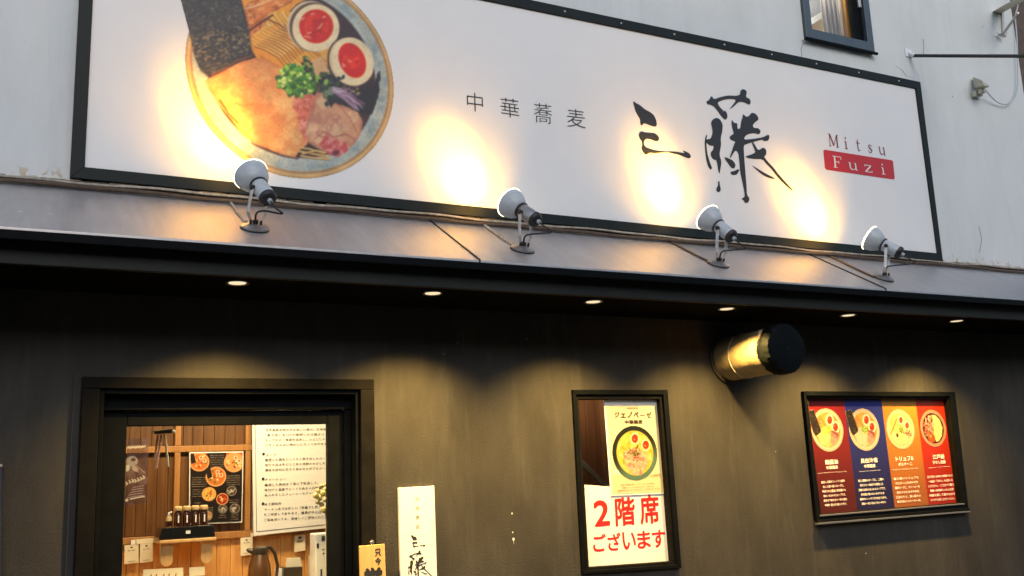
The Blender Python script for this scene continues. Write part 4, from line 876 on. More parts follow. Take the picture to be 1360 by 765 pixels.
# ---- Mitsu Fuzi in serif letters drawn from strokes
def serif(s, q, Y, m, parent):
    # each letter in a unit cell: list of thick/thin bars (x0,y0,x1,y1,w) and arcs
    G = {'M': [(.12, 0, .12, 1, .06), (.14, 1, .5, .08, .13), (.84, 1, .5, .08, .06), (.86, 0, .86, 1, .13), (0, .02, .26, .02, .05), (.72, .02, 1, .02, .05), (0, .98, .2, .98, .05), (.8, .98, 1, .98, .05)],
         'i': [(.5, 0, .5, .62, .15), (.25, .02, .75, .02, .05), (.3, .6, .5, .62, .05), (.42, .88, .58, .88, .15)],
         't': [(.45, .12, .45, .9, .14), (.15, .64, .8, .64, .05), (.45, .1, .58, .02, .1), (.58, .03, .82, .1, .06)],
         's': [(.78, .48, .74, .6, .05), (.72, .62, .45, .66, .06), (.44, .66, .24, .54, .1), (.24, .52, .5, .36, .14), (.5, .36, .78, .2, .14), (.78, .2, .55, .02, .1), (.55, .02, .26, .06, .06), (.22, .04, .2, .22, .05)],
         'u': [(.2, .15, .2, .62, .13), (.05, .62, .22, .64, .05), (.22, .14, .4, .02, .1), (.4, .02, .75, .14, .06), (.78, 0, .78, .62, .13), (.62, .62, .8, .64, .05), (.78, .02, .95, .02, .05)],
         'F': [(.25, 0, .25, 1, .16), (.05, .02, .48, .02, .05), (.05, .98, .9, .98, .06), (.9, .98, .9, .74, .06), (.25, .52, .65, .52, .06), (.65, .62, .65, .4, .06)],
         'z': [(.15, .62, .85, .62, .07), (.8, .6, .2, .04, .13), (.12, .03, .88, .03, .07), (.16, .62, .16, .48, .06), (.87, .03, .87, .2, .06)]}
    N = len(s); k = 0
    for i, ch in enumerate(s):
        mb = MB()
        cx = (i + .5) / N; hw = .33 / N * (1.2 if ch == 'M' else .95 if ch in 'Fuz' else .8)
        for (x0, y0, x1, y1, wd) in G[ch]:
            asp = 1.0; dx, dy = x1 - x0, y1 - y0; L = math.hypot(dx, dy) or 1; nx, ny = -dy / L * wd / 2, dx / L * wd / 2
            pts = [(x0 + nx, y0 + ny), (x0 - nx, y0 - ny), (x1 - nx, y1 - ny), (x1 + nx, y1 + ny)]
            ff = quad_map(q, Y - .00004 * (k % 12)); k += 1
            mb.add([ff(cx + (a - .5) * 2 * hw, b) for a, b in pts], [(0, 1, 2, 3)])
        par(mb.build('letter', m), parent)
serif('Mitsu', [(1098, 177), (1178, 191), (1180, 207), (1099.5, 193.5)], YP - .001, M['maroon_ink'], sg)
def rrect(q, Y, r=.1, asp=3.6):
    f = quad_map(q, Y); pts = []
    for cx, cy, a0 in ((1 - r / asp, 1 - r, 0), (r / asp, 1 - r, 90), (r / asp, r, 180), (1 - r / asp, r, 270)):
        for k in range(5): a = math.radians(a0 + k * 22.5); pts.append(f(cx + r / asp * math.cos(a), cy + r * math.sin(a)))
    return pts
FQ = [(1093.5, 198.5), (1186, 213), (1188.5, 238.5), (1096, 225)]
rp = par(MB().prism(rrect(FQ, YP - .001), .0012).build('red_plate', M['red']), sg)
serif('Fuzi', [(1101, 206), (1181, 218.5), (1183.5, 233), (1102.5, 221.5)], YP - .0025, M['pale_ink'], sg)

# ------------------------------------------------------------------ spot lamps on the canopy
def lamp_parts(root):
    """base in the root's frame (z = roof normal); the head is added by aim()"""
    MB().lathe([(.058, 0), (.066, .003), (.066, .010), (.05, .018), (.03, .024), (.0, .026)], 32).build('base_plate', M['lamp_metal'], root, smooth=True)
    MB().lathe([(.069, -.004), (.069, .002)], 32).build('gasket', M['rubber'], root)
    for s in (-1, 1): MB().lathe([(.006, 0), (.006, .022), (.003, .024)], 8, Matrix.Translation((s * .024, -.012, .02))).build('bolt', M['rubber'], root)
    MB().lathe([(.014, .02), (.014, .042), (.008, .044)], 12).build('cable_gland', M['rubber'], root, smooth=True)
LAMPS = [dict(base=(338, 304.5), piv=(347, 251), aim=(.90, 3.44), lab='leftmost grey spot lamp, below the ramen picture', hit=1),
         dict(base=(693.5, 332.5), piv=(698, 283), aim=(2.30, 3.36), lab='second spot lamp from the left, right of the ramen picture'),
         dict(base=(953.5, 352), piv=(959, 304), aim=(3.72, 3.45), lab='third spot lamp from the left, under the large brush character'),
         dict(base=(1173, 370.5), piv=(1179, 328), aim=(4.98, 3.39), lab='rightmost spot lamp, near the lower right corner of the sign')]
nz = RN; nx = Vector((1, 0, 0)); ny = nz.cross(nx)
for i, L in enumerate(LAMPS):
    b = roof_pt(*L['base'], .004)
    root = thing('spot_lamp', L['lab'] + ', standing on the canopy', 'spot lamp', b, 'spot lamps aimed at the sign')
    root.matrix_world = Matrix(((nx.x, ny.x, nz.x, b.x), (nx.y, ny.y, nz.y, b.y), (nx.z, ny.z, nz.z, b.z), (0, 0, 0, 1)))
    lamp_parts(root); bpy.context.view_layer.update()
    inv = root.matrix_world.inverted()
    pv = at(*L['piv'], b.y - .02); tgt = Vector((L['aim'][0], YG, L['aim'][1])); ax = (tgt - pv).normalized()
    side = ax.cross(Vector((0, 0, 1))).normalized(); upv = side.cross(ax)
    H = Matrix(((side.x, upv.x, ax.x, pv.x), (side.y, upv.y, ax.y, pv.y), (side.z, upv.z, ax.z, pv.z), (0, 0, 0, 1)))   # z along the beam
    HL = inv @ H
    MB().lathe([(.038, -.075), (.041, -.07), (.041, .035), (.036, .045), (.030, .046)], 32).build('lamp_body', M['lamp_metal'] if i in (1,) else M['lamp_grey'], root, smooth=True, mtx=HL)
    MB().lathe([(.02, -.104), (.034, -.10), (.043, -.088), (.043, -.0755), (.02, -.0752)], 32).build('end_cap', M['rubber'], root, smooth=True, mtx=HL)
    MB().lathe([(.0425, .028), (.046, .030), (.046, .038), (.0425, .040)], 32, closed=True).build('collar', M['rubber'], root, smooth=True, mtx=HL)
    prof = [(.036, .042), (.050, .050), (.066, .066), (.080, .090), (.089, .118), (.092, .134), (.089, .134), (.086, .118), (.077, .092), (.063, .070), (.048, .055), (.034, .047)]
    MB().lathe([(r * (.92 if z > .06 else 1), z) for r, z in prof], 40, closed=True).build('shade', M['lamp_grey'], root, smooth=True, mtx=HL)
    MB().lathe([(.026, .05), (.040, .06), (.054, .078), (.067, .104), (.078, .128), (.079, .1350), (.0862, .1355), (.0870, .139), (.083, .144), (.0, .150)], 40).build('reflector_bulb', M['bulb'], root, smooth=True, mtx=HL)
    for s in (-1, 1):
        MB().lathe([(.0, .042), (.013, .042), (.013, .056), (.009, .060), (.0, .060)], 14, Matrix.Rotation(PI / 2 * s, 4, 'Y')).build('knob', M['rubber'], root, smooth=True, mtx=HL)
        top = pv + side * s * .047; bot = b + side * s * .022 + nz * .028; mid = b + side * s * .047 + nz * .075
        pts = [inv @ p for p in (bot, mid, top)]; ud = (inv.to_3x3() @ upv.cross(side)).normalized()
        br = MB(); dirv = inv.to_3x3() @ ax; fw = dirv - dirv.dot((pts[2] - pts[1]).normalized()) * (pts[2] - pts[1]).normalized(); fw.normalize(); sn = (inv.to_3x3() @ side).normalized()
        for a, c2 in ((pts[0], pts[1]), (pts[1], pts[2])):
            h = fw * .009; t_ = sn * .0015
            br.hexa([a - h - t_, a + h - t_, c2 + h - t_, c2 - h - t_], [a - h + t_, a + h + t_, c2 + h + t_, c2 - h + t_])
        br.build('bracket_arm', M['galv'], root, bevel=.001)
    # short lead from the end cap to the base
    e0 = pv - ax * .10; e1 = pv - ax * .15 + Vector((.012, 0, -.012)); e2 = e1 + Vector((.028, -.01, -.028)); e3 = b + nz * .085 + Vector((.035, 0, .005)); e4 = b + nz * .075; e5 = b + nz * .035
    ctl = [e0, e1, e2, e2 + Vector((-.03, 0, .004)), e3, e4, e5]; ctl = [e0, e1, e2, e3, e4, e5]; sm = []
    for k in range(len(ctl) - 1):
        p0, p1, p2, p3 = ctl[max(k - 1, 0)], ctl[k], ctl[k + 1], ctl[min(k + 2, len(ctl) - 1)]
        for j in range(6):
            t = j / 6; sm.append(.5 * ((2 * p1) + (p2 - p0) * t + (2 * p0 - 5 * p1 + 4 * p2 - p3) * t * t + (3 * p1 - p0 - 3 * p2 + p3) * t ** 3))
    sm.append(ctl[-1]); MB().tube([inv @ p for p in sm], .0048, 8).build('lead', M['rubber'], root, smooth=True)
    MB().tube([(0, 0, -.102), (0, 0, -.122)], .012, 12).build('cable_boot', M['lamp_grey'], root, smooth=True, mtx=HL)
    for en, sz, tilt in ((150, 58, 3), (27, 112, 0)):      # the reflector's beam and its wide spill
        sp = bpy.data.lights.new('light', 'SPOT'); sp.energy = en; sp.color = (1, .49, .045); sp.spot_size = math.radians(sz); sp.spot_blend = 1; sp.shadow_soft_size = .035
        lo = bpy.data.objects.new('light', sp); COL.objects.link(lo); lo.parent = root; lo.matrix_local = HL @ Matrix.Translation((0, 0, .156)) @ Matrix.Rotation(math.radians(tilt), 4, 'X') @ Matrix.Rotation(PI, 4, 'X')
# supply cables over the roof
cabs = [((300, 264.5), (326, 296), 'cable to the leftmost spot lamp'), ((629, 292), (681, 327), 'pale cable to the second spot lamp'), ((877, 316), (940, 348), 'cable to the third spot lamp'), ((1094, 338), (1160, 369), 'cable to the rightmost spot lamp')]
for i, (a, b, lab) in enumerate(cabs):
    p, q = roof_pt(*a, .008), roof_pt(*b, .007)
    pts = [p + (q - p) * t + Vector((.004 * math.sin(t * 7), 0, 0)) for t in (0, .15, .3, .45, .6, .75, .9, 1)]
    pts = [p + Vector((-.06, .02, .008)), p + Vector((-.02, .01, .005))] + pts
    MB().tube(pts, .0068 if i != 1 else .0085, 8).build('supply_cable', M['pale_cable'] if i < 2 else M['cable'], smooth=True, cat='cable', label=lab + ' across the canopy', group='supply cables on the canopy')

# ------------------------------------------------------------------ duct with wrapped end
du = thing('exhaust_duct', 'round cream exhaust duct with its end wrapped in black plastic', 'duct', (4.19, 0, 2.305))
RX = Matrix.Translation((4.19, 0, 2.305)) @ Matrix.Rotation(PI / 2, 4, 'X')     # local z -> -y
par(MB().lathe([(.142, .001), (.142, .46), (.138, .465)], 48, RX).build('pipe', M['duct'], smooth=True), du)
par(MB().lathe([(.1425, .155), (.1465, .157), (.1465, .163), (.1425, .165)], 48, RX, closed=True).build('band', M['pale_cable'], smooth=True), du)
par(MB().lathe([(.1425, .002), (.165, .002), (.165, .014), (.1425, .016)], 48, RX, closed=True).build('wall_collar', M['dark_wall'], smooth=True), du)
bgm = MB(); v = []; f = []; prof = [(r, z + .058) for r, z in [(.144, .372), (.151, .382), (.146, .392), (.153, .402), (.155, .412), (.157, .43), (.155, .455), (.146, .475), (.11, .484), (.05, .482), (.002, .486)]]; seg = 64
for j, (r, z) in enumerate(prof):
    for k in range(seg):
        a = 2 * PI * k / seg; wr = .0022 * math.sin(k * 3.7 + j) + .003 * math.sin(k * .39 + j * 2)
        if j == 0: z_ = z + .010 * math.sin(k * 1.9) + .008 * math.sin(k * .7)
        else: z_ = z + .003 * math.sin(k * 2.3 + j) * (r > .14)
        rr = r + wr * (1 if r > .1 else .3)
        v.append(RX @ Vector((rr * math.cos(a), rr * math.sin(a), z_)))
for j in range(len(prof) - 1):
    for k in range(seg): f.append((j * seg + k, j * seg + (k + 1) % seg, (j + 1) * seg + (k + 1) % seg, (j + 1) * seg + k))
bgm.add(v, f); par(bgm.build('plastic_wrap', M['bag'], smooth=True), du)
tp = MB(); 
for k, (a0, r_) in enumerate(((2.35, .147), (2.45, .145), (2.62, .146))):
    p = Vector((r_ * math.cos(a0), r_ * math.sin(a0), .436 + .006 * k)); tp.lathe([(.0, -.006), (.014, -.004), (.018, 0), (.012, .005), (0, .007)], 8, RX @ Matrix.Translation(p))
par(tp.build('tape_knot', M['duct'], smooth=True), du)

# ------------------------------------------------------------------ notice window with two posters
def frame4(q, ins, Y0, Y1, m, name, parent, bevel=.003):
    """four mitred bars between px quad q and the inner px quad ins"""
    o = [at(*p, Y0) for p in q]; i_ = [at(*p, Y0) for p in ins]
    for k in range(4):
        a, b = o[k], o[(k + 1) % 4]; c_, d = i_[(k + 1) % 4], i_[k]; F = [a, b, c_, d]
        par(MB().hexa(F, [Vector((p.x, Y1, p.z)) for p in F]).build(name, m, bevel=bevel), parent)
nw = thing('notice_window', 'black framed shallow window holding two paper notices beside the door', 'window', (px0, 0, pz0))
frame4([(761, 517.5), (887, 517.5), (905.5, 754.5), (774, 763)], [(765.5, 524), (881, 524), (899, 749.5), (778, 758)], -.022, .05, M['black'], 'frame_bar', nw)
frame4([(765.6, 524.1), (880.9, 524.1), (898.9, 749.4), (778.1, 757.9)], [(769, 530), (876, 530), (893.5, 745.5), (781.5, 753.5)], -.008, .06, M['casing'], 'inner_bar', nw)
bx0, bx1, bz0, bz1 = px0 + .01, px1 - .01, pz0 + .01, pz1 - .01
par(MB().box(bx0, bx1, T + .001, .9, bz0 - .12, bz0 - .1).box(bx0 - .02, bx0, T + .001, .9, bz0 - .1, bz1 + .1).box(bx1, bx1 + .02, T + .001, .9, bz0 - .1, bz1 + .1).box(bx0, bx1, T + .001, .9, bz1 + .08, bz1 + .1).build('stair_well', M['window_wood']), nw)
xx = bx0
while xx < bx1: par(MB().box(xx, min(xx + .115, bx1), .86, .89, bz0 - .1, bz1 + .08).build('back_plank', M['window_wood'], bevel=.002), nw); xx += .118
par(MB().slab([(762, 598), (815, 650), (815, 658), (762, 608)], .5, .03).build('stair_rail', M['galv'], bevel=.003), nw)
par(MB().box(px0 + .028, px1 - .028, .055, .06, pz0 + .028, pz1 - .028).build('glass_pane', M['glass']), nw)
sl_ = bpy.data.lights.new('stair_light', 'POINT'); sl_.energy = 7; sl_.color = (1, .7, .42); sl_.shadow_soft_size = .05
slo = bpy.data.objects.new('stair_light', sl_); COL.objects.link(slo); slo.location = ((bx0 + bx1) / 2 + .1, .6, bz1 + .02); par(slo, nw)
YN = .034
n1 = thing('seating_notice', 'white notice with big red writing about second floor seats', 'notice', at(782, 758, YN))
par(MB().slab([(776.3, 643.8), (885, 652), (893.3, 746.5), (782.5, 757.5)], YN, .003).build('sheet', M['paper']), n1)
tx = MB()
for ch, q in (('2', [(787.5, 665), (808.5, 663), (810.5, 698), (790, 700)]), ('階', [(816, 661), (842.5, 659), (844.5, 697), (818, 699.5)]), ('席', [(848.5, 657.5), (874, 655.5), (876.5, 694.5), (851, 697)])): text_quad(tx, ch, q, YN - .0015, off=.025, res=3); par(tx.build('lettering', M['red_ink']), n1); tx = MB()
for k, ch in enumerate('ございます'):
    x = 787 + k * 19.6; y = 709.5 - k * 1.35; text_quad(tx, ch, [(x, y), (x + 17.5, y - 1.2), (x + 19, y + 22.3), (x + 1.2, y + 23.5)], YN - .0015, off=.018, res=3); par(tx.build('lettering', M['red_ink']), n1); tx = MB()
n2 = thing('ramen_poster', 'yellow poster of a green rimmed ramen bowl above the red notice', 'poster', at(812, 658, YN - .006))
par(MB().slab([(801.8, 531), (873.5, 531), (884.8, 655.5), (811.3, 658.5)], YN - .006, .003).build('backing_sheet', M['paper']), n2)
PQ = [(804.8, 538.6), (871.5, 538.6), (882.3, 653), (813.2, 656)]
c = Canvas(0, 1, 0, 1.62, .0125, (222, 210, 176)); ww = (slice(None), slice(None)); c.tex(ww, np.ones_like(c.X), (230, 222, 194), 1.2, 71, .4, .65, .8)
c.put(ww, np.clip((c.Y - 1.28) / .02, 0, 1) * .6, (205, 195, 150)); c.put(ww, np.clip((c.Y - 1.36) / .01, 0, 1), (222, 210, 170))
c.poly([(.06, 1.19), (.23, 1.18), (.23, 1.25), (.06, 1.26)], (245, 240, 225))
c.c *= .88; c.build('poster_print', (lambda f: (lambda X, Y: f(X, Y / 1.62)))(quad_np(PQ, YN - .0072)), M['print'], n2)
YT = YN - .0085
tx = MB()
for k, ch in enumerate('ジェノベーゼ'):
    x = 815.5 + k * 8.5; text_quad(tx, ch, [(x + .5, 547 + (ch == 'ェ') * 2 + (ch == 'ー') * 4), (x + 7, 547 + (ch == 'ェ') * 2 + (ch == 'ー') * 4), (x + 7.3, 555 - (ch == 'ー') * 3), (x + .8, 555 - (ch == 'ー') * 3)], YT, off=.035)
par(tx.build('title_lettering', M['jug_dark']), n2); tx = MB()
text_quad(tx, '中華蕎麦', [(829.5, 558), (853.5, 557.5), (854, 563), (830, 563.5)], YT, off=.03); par(tx.build('subtitle_lettering', M['jug_dark']), n2); tx = MB()
text_quad(tx, '期間限定', [(832.5, 541), (848, 541), (848, 543.4), (832.5, 543.4)], YT); par(tx.build('heading_lettering', M['cable']), n2); tx = MB()
text_quad(tx, '濃厚な鶏白湯スープにバジルが香る', [(824, 643.3), (869, 640.8), (869.2, 642.8), (824.2, 645.3)], YT); text_quad(tx, '特製ソースをあわせた一杯です', [(826, 647), (868, 644.8), (868.2, 646.8), (826.2, 649)], YT); text_quad(tx, '濃厚なめらかなスープをどうぞ', [(820, 651), (876, 647.8), (876.2, 650), (820.2, 653)], YT)
par(tx.build('body_lettering', M['cable']), n2); tx = MB()
text_quad(tx, '1,100円', [(864.5, 630), (876.5, 629), (876.7, 633), (864.7, 634)], YT)
par(tx.build('lettering', M['cable']), n2)
pc = at(843.5, 601.5, YT); bowl(('dark', 'pesto'), .165, pc.x, pc.z, YT, n2, .018)

# ------------------------------------------------------------------ four colour menu
mn = thing('menu_board', 'framed board with four coloured ramen menus to the right of the duct', 'menu board', (mx0, 0, mz0))
frame4([(1067.5, 519.5), (1268.5, 520.5), (1286.5, 674), (1085, 691)], [(1071, 525.5), (1262, 526.5), (1279.5, 670), (1089, 686)], -.03, .02, M['black'], 'frame_bar', mn)
frame4([(1071.1, 525.6), (1261.9, 526.6), (1279.4, 669.9), (1089.1, 685.9)], [(1072.2, 529), (1259, 530), (1276.5, 667.5), (1091, 683)], -.012, .04, M['casing'], 'inner_bar', mn)
for (q, Y_, nm) in (([(1089.6, 684.3), (1281, 668.5), (1281.3, 670), (1089.9, 686)], -.036, 'sill_strip'), ([(1086.2, 694.5), (1288.8, 678.5), (1289.2, 680.2), (1086.5, 697)], -.05, 'sill_strip')):
    par(MB().slab(q, Y_, .03).build(nm, M['chrome'], bevel=.001), mn)
par(MB().slab([(1086, 690.8), (1287, 674.2), (1288.5, 678.5), (1086.2, 694.5)], -.04, .03).build('sill', M['black'], bevel=.002), mn)
YM = .03
cu_ = [0, .245, .5, .745, 1]; q4 = [(1071.6, 528), (1260, 529.5), (1278, 669), (1090.5, 684.5)]
c = Canvas(0, 1, 0, .78, .006, (90, 30, 30)); W4 = (slice(None), slice(None))
top = [(150, 36, 36), (44, 54, 150), (208, 140, 44), (196, 50, 24)]; bot = [(86, 34, 34), (38, 36, 78), (160, 92, 46), (162, 42, 30)]
V = (c.Y / .78)
for k in range(4):
    a = ((c.X >= cu_[k]) & (c.X <= cu_[k + 1] + .001)) * 1.; t = np.clip(V * 1.15, 0, 1)[..., None]; col = .88 * (np.array(top[k]) / 255 * (1 - t) + np.array(bot[k]) / 255 * t)
    c.c = c.c * (1 - a[..., None]) + col * a[..., None]
c.build('menu_print', (lambda f: (lambda X, Y: f(X, Y / .78)))(quad_np(q4, YM)), M['print_gloss'], mn)
par(MB().slab([(1069, 524), (1265, 525), (1283, 674), (1088, 690)], YM + .004, .01).build('backing', M['black']), mn)
mz_ = YM - .002
for (cx, cy, st, R_) in ((1099, 571, ('light', 'classic', (232, 205, 120)), .148), (1148, 570.5, ('light', 'classic', (240, 205, 170)), .148), (1196, 570, ('pale', 'creamy'), .143), (1239.5, 568.8, ('clay', 'mix'), .136)):
    p = at(cx, cy, mz_); bowl(st, R_, p.x, p.z, mz_, mn, .022)
cols = [((1093, 613, 1115), '鶏醤油', '中華蕎麦', 'Japanese Ramen Noodles Soy Sauce Soup', ['厳選した鶏をじっくりと炊き', '出した香り高いスープに、', '熟成させた醤油の風味豊かな', '味わいをあわせたスープです。', '最後まで飽きない一杯の様な', '中華蕎麦・鶏油の香りを楽しむ一杯です。']),
        ((1141, 610, 1165), '貝出汁塩', '中華蕎麦', 'Japanese Ramen Noodles Soup', ['蛤と浅蜊のスープに、二種の', '貝などの一味出汁を使用した', '芳醇な旨味のあふれるスープです。', '天日塩の角のないまろやかな', '塩味をいっそう引き立てます。', '最後の一滴まで飲み干せる一杯です。']),
        ((1191, 609, 1211), 'トリュフ&', 'ポルチーニ', 'Truffle Porcini Ramen Noodles', ['香り高いトリュフと', 'ポルチーニをあわせた', '濃厚スープに、クリーミーな', '泡をのせたまろやかな', '口当たりと、深い香りの', '贅沢な味わいのスープの一杯。']),
        ((1240, 607, 1255), '江戸前', '汁なし担麺', 'Japanese Soupless Ramen', ['江戸前の甘辛い特製だれと', '一味違う「汁なし」をお楽しみ', 'ください。こだわり麺と', '特製の肉味噌とふわふわ卵', '卵黄を崩して絡めながら', 'ピリ辛でお召し上がりください。'])]
tx = MB(); YW = mz_ - .001
def tline(s, cxp, y, wpx, hpx, off=0.0):
    sl = -.075; text_quad(tx, s, [(cxp - wpx / 2, y - sl * wpx / 2 - hpx / 2), (cxp + wpx / 2, y + sl * wpx / 2 - hpx / 2), (cxp + wpx / 2 + hpx * .1, y + sl * wpx / 2 + hpx / 2), (cxp - wpx / 2 + hpx * .1, y - sl * wpx / 2 + hpx / 2)], YW, off=off, res=1)
for ci, (_, t1, t2, en, body) in enumerate(cols):
    cx = [1104, 1154, 1201, 1246][ci]; y0 = [613.5, 611.5, 609, 606.5][ci]; wd = [17, 22.5, 23.5, 15.5][ci]; w2 = [15.5, 14.8, 18.5, 17][ci]
    tline(t1, cx, y0, wd, 6.4, .03); tline(t2, cx + 1, y0 + 7.3, w2, 4.8, .025); tline(en, cx + 1.2, y0 + 13.8, [38, 28, 34, 28][ci], 1.7)
    for li, s in enumerate(body): tline(s, cx + [2, 2.6, 2.2, 2.2][ci] + li * .8, y0 + 26 + li * 6.1, [31, 34, 33, 34][ci] * (1.0 + .05 * (len(s) > 13)) * (.9 if li % 2 else 1), 3.5, .02)
par(tx.build('lettering', M['pale_ink']), mn)

# ------------------------------------------------------------------ plaques beside the door
wp_ = thing('name_plaque', 'tall white plaque with black brush characters right of the door', 'plaque', at(553, 765, -.02))
WQ = [(529.3, 648), (576.8, 645), (583.5, 860), (534.5, 866)]
par(MB().slab(WQ, -.022, .021).build('board', M['paper'], bevel=.002), wp_)
tx = MB()
for k, ch in enumerate('中華蕎麦'):
    y = 660 + k * 12.1; text_quad(tx, ch, [(551.5 + k * .2, y), (556.8 + k * .2, y - .3), (557 + k * .2, y + 5.8), (551.7 + k * .2, y + 6.1)], -.0235)
par(tx.build('lettering', mat('faded_grey_ink', (.17, .16, .15), .7)), wp_)
def place(keys, pq_):                               # copy strokes into a px rectangle on the plaque plane
    P = [p for k, L_ in W_STROKES if k == keys for p in L_]; x0 = min(p.x for p in P); x1 = max(p.x for p in P); z0 = min(p.z for p in P); z1 = max(p.z for p in P)
    f = quad_map(pq_, -.0235)
    for k, L_ in W_STROKES:
        if k == keys: par(MB().prism([f((p.x - x0) / (x1 - x0), (p.z - z0) / (z1 - z0)) for p in L_], .001).build('brush_stroke', M['ink']), wp_)
place('b1', [(546, 710.5), (564, 709.5), (565, 726), (547, 727)])
place('b2', [(541, 732), (573, 730), (575, 772), (542.5, 774)])
op = thing('opening_plaque', 'small wooden plaque with black brush writing hung beside the door', 'plaque', at(494, 765, -.06))
OQ = [(477.5, 725.3), (511, 722.3), (515, 835), (480.5, 840)]
par(MB().slab(OQ, -.062, .015).build('board', M['wood_plaque'], bevel=.002), op)
tx = MB()
text_quad(tx, '只', [(497.5, 729), (506, 728), (506.3, 738), (498, 739)], -.0635, off=.03); text_quad(tx, '今', [(498, 740.5), (506, 739.8), (506.5, 750), (498.3, 750.8)], -.0635, off=.03)
text_quad(tx, '営', [(483.5, 754.5), (507.5, 752.5), (508.5, 778), (484.5, 780)], -.0635, off=.045); text_quad(tx, '業', [(484.5, 783), (508.5, 781), (509.5, 806), (485.5, 808)], -.0635, off=.045); text_quad(tx, '中', [(487, 811), (507, 809), (508, 830), (488, 832)], -.0635, off=.05)
par(tx.build('lettering', M['ink']), op)
hk = at(494, 720.5, -.05); par(MB().lathe([(.0, -.012), (.011, -.010), (.013, 0), (.009, .008), (0, .01)], 14, Matrix.Translation(hk) @ Matrix.Rotation(PI / 2, 4, 'X')).build('hook', M['chrome'], smooth=True), op)

# paint specks on the charcoal wall
sk = MB()
for px, py, s in ((680, 682, .004), (681, 707, .0035), (682, 716, .0065), (1150, 735, .003), (590, 470, .002), (608, 455, .002), (700, 450, .002), (1030, 600, .002)):
    p = at(px, py, -.0015); k = 8; sk.add([(p.x + s * math.cos(a), p.y, p.z + s * 1.3 * math.sin(a)) for a in [2 * PI * i / k for i in range(k)]], [tuple(range(k))])
p = at(682, 716, -.0012); sk.add([(p.x - .002, p.y, p.z), (p.x + .002, p.y, p.z), (p.x + .001, p.y, p.z - .03)], [(0, 1, 2)])
sk.build('paint_speck', M['speck'], kind='stuff', label='tiny pale paint specks and a drip on the charcoal wall', cat='paint specks')
# navy panel at the far left
slabthing('wall_panel', [(-60, 616), (2.2, 618), (1.2, 800), (-60, 800)], -.03, .028, M['navy'], 'narrow navy panel at the far left edge of the charcoal wall', 'panel')
slabthing('panel_cap', [(-60, 613), (3, 616.5), (3.2, 620), (-60, 617)], -.034, .03, M['galv'], 'pale metal strip on top of the navy panel', 'strip')

# ------------------------------------------------------------------ fittings on the white wall
po = thing('stay_rod', 'thin black horizontal rod with white end fitting on the white wall', 'rod', at(1208, 73, 0))
r0, r1, r2 = at(1212, 74, -.03), at(1362, 74.6, -.9), at(1362, 74.6, -.9)
r2 = r0 + (r1 - r0) * 2.2
par(MB().tube([r0, r2], .013, 12).build('rod', M['rubber'], smooth=True), po)
par(MB().tube([at(1206, 70, -.003), r0 + (r1 - r0) * .02], [.012, .018], 10).build('end_fitting', M['white_paint'], smooth=True), po)
par(MB().box(at(1204, 71, 0).x - .02, at(1209, 71, 0).x + .01, -.008, -.001, at(1206, 76, 0).z - .0, at(1206, 67, 0).z + .01).build('wall_plate', M['white_paint'], bevel=.002), po)
def curve(pts, n=6):
    out = []
    for k in range(len(pts) - 1):
        p0, p1, p2, p3 = pts[max(k - 1, 0)], pts[k], pts[k + 1], pts[min(k + 2, len(pts) - 1)]
        for j in range(n): t = j / n; out.append(.5 * ((2 * p1) + (p2 - p0) * t + (2 * p0 - 5 * p1 + 4 * p2 - p3) * t * t + (3 * p1 - p0 - 3 * p2 + p3) * t ** 3))
    return out + [pts[-1]]
fx = thing('wall_floodlight', 'small cream sensor light fixed on the white wall with a hanging cable', 'wall light', at(1300, 118, 0))
a = [(1292, 102), (1303.5, 106.5), (1314.5, 114.5), (1300, 119.5), (1295, 117)]
par(MB().hexa([at(1294, 117, -.02), at(1299.5, 120.5, -.02), at(1303, 105, -.02), at(1291.5, 102, -.02)], [at(1307, 113.5, -.16), at(1313.5, 116, -.16), at(1314.5, 114.5, -.17), at(1303.5, 106.5, -.15)]).build('hood', M['cream'], bevel=.004), fx)
par(MB().slab([(1296, 119), (1306, 121), (1306, 127.5), (1296.5, 127)], -.05, .045).build('bracket', M['cream'], bevel=.006), fx)
par(MB().slab([(1304, 117), (1312, 118.5), (1309, 123.5), (1304.5, 122.5)], -.10, .04).build('lens_box', M['cream'], bevel=.004), fx)
ck = curve([at(1310, 121, -.08), at(1317, 129, -.05), at(1327, 137, -.03), at(1338, 138, -.03), at(1346, 131, -.03), at(1351, 118, -.03), at(1351.5, 90, -.03), at(1350.5, 50, -.03), at(1348.5, 22, -.03), at(1352, 5, -.03), at(1352, -40, -.03)])
par(MB().tube(ck, .0055, 6).build('cable', M['lamp_grey'], smooth=True), fx)
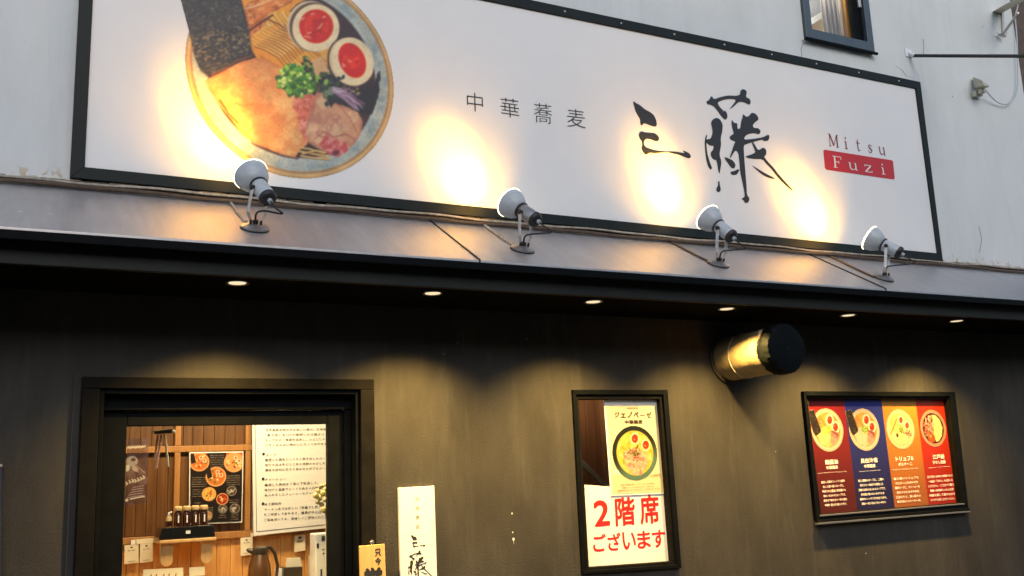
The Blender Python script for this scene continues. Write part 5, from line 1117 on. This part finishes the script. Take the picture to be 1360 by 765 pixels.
# hairline cracks
for pts in ([(1226, 52), (1227, 60), (1226.5, 68), (1227.5, 76)], [(1190, 88), (1198, 93), (1204, 101), (1215, 104)], [(1300, 300), (1304, 318), (1301, 335)], [(1068, 52), (1064, 66), (1066, 84), (1061, 92)]):
    cr = MB(); n = len(pts)
    L_ = [at(x - .45, y, -.0012) for x, y in pts]; R_ = [at(x + .35, y, -.0012) for x, y in pts]
    for i in range(n - 1): cr.add([L_[i], R_[i], R_[i + 1], L_[i + 1]], [(0, 1, 2, 3)])
    cr.build('crack', M['greyroom'], B)
bk = thing('pole_bracket', 'pale steel bracket arm with diagonal strut at the top right corner', 'bracket', at(1330, 30, 0))
par(MB().hexa([at(1319, 15.5, -.01), at(1330, 18, -.01), at(1372, -5, -.5), at(1366, -11, -.5)], [at(1319, 14.5, .0 - .002), at(1330, 15, -.002), at(1372, -8, -.5), at(1366, -12, -.5)]).build('arm', M['cream'], bevel=.002), bk)
par(MB().slab([(1331, 16), (1333.5, 16), (1335, 47), (1332.5, 47)], -.02, .018).build('wall_plate', M['galv'], bevel=.002), bk)
par(MB().tube([at(1331, 47, -.03), at(1352, 17, -.3)], .011, 8).build('strut', M['galv'], smooth=True), bk)
par(MB().tube([at(1326, 46, -.02), at(1336, 48, -.05)], .013, 8).build('clamp', M['galv'], smooth=True), bk)

# hairline cracks and old screw holes on the white wall
hk_ = MB()
for px, py in ((1066, 54), (1305, 36), (1325, 44), (1337, 44), (1265, 128), (1203, 66)): 
    p = at(px, py, -.001); hk_.add([(p.x + .006 * math.cos(t), p.y, p.z + .008 * math.sin(t)) for t in [2 * PI * i / 7 for i in range(7)]], [tuple(range(7))])
hk_.build('screw_hole', M['greyroom'], kind='stuff', label='small old screw holes in the white wall', cat='screw holes')

# ------------------------------------------------------------------ neighbour beyond the corner
nb = thing('neighbour_building', 'brown brick building just beyond the right corner of the white wall', 'building', (9, 1, 0))
par(MB().box(7.72, 13, .9, 8, 0, 8.3).build('wall', M['brick']), nb)
br = MB()
zz = 5.32
for r_ in range(8):
    x = 7.75 - (.1 if r_ % 2 else 0)
    while x < 8.9:
        l = random.uniform(.19, .23); par(MB().box(x, x + l - .012, .86 + random.uniform(-.006, .006), .905, zz - .05 + r_ * .075 - .5, zz + .01 + r_ * .075 - .5).build('brick', M['brick'], bevel=.004), nb); x += l
for k in range(7):
    x = 7.72 + k * .2; par(MB().box(x, x + .19, .80, .905, 4.45 + .02 * (k % 2), 4.8 + .02 * (k % 3)).build('stone', M['stone'], bevel=.03), nb)
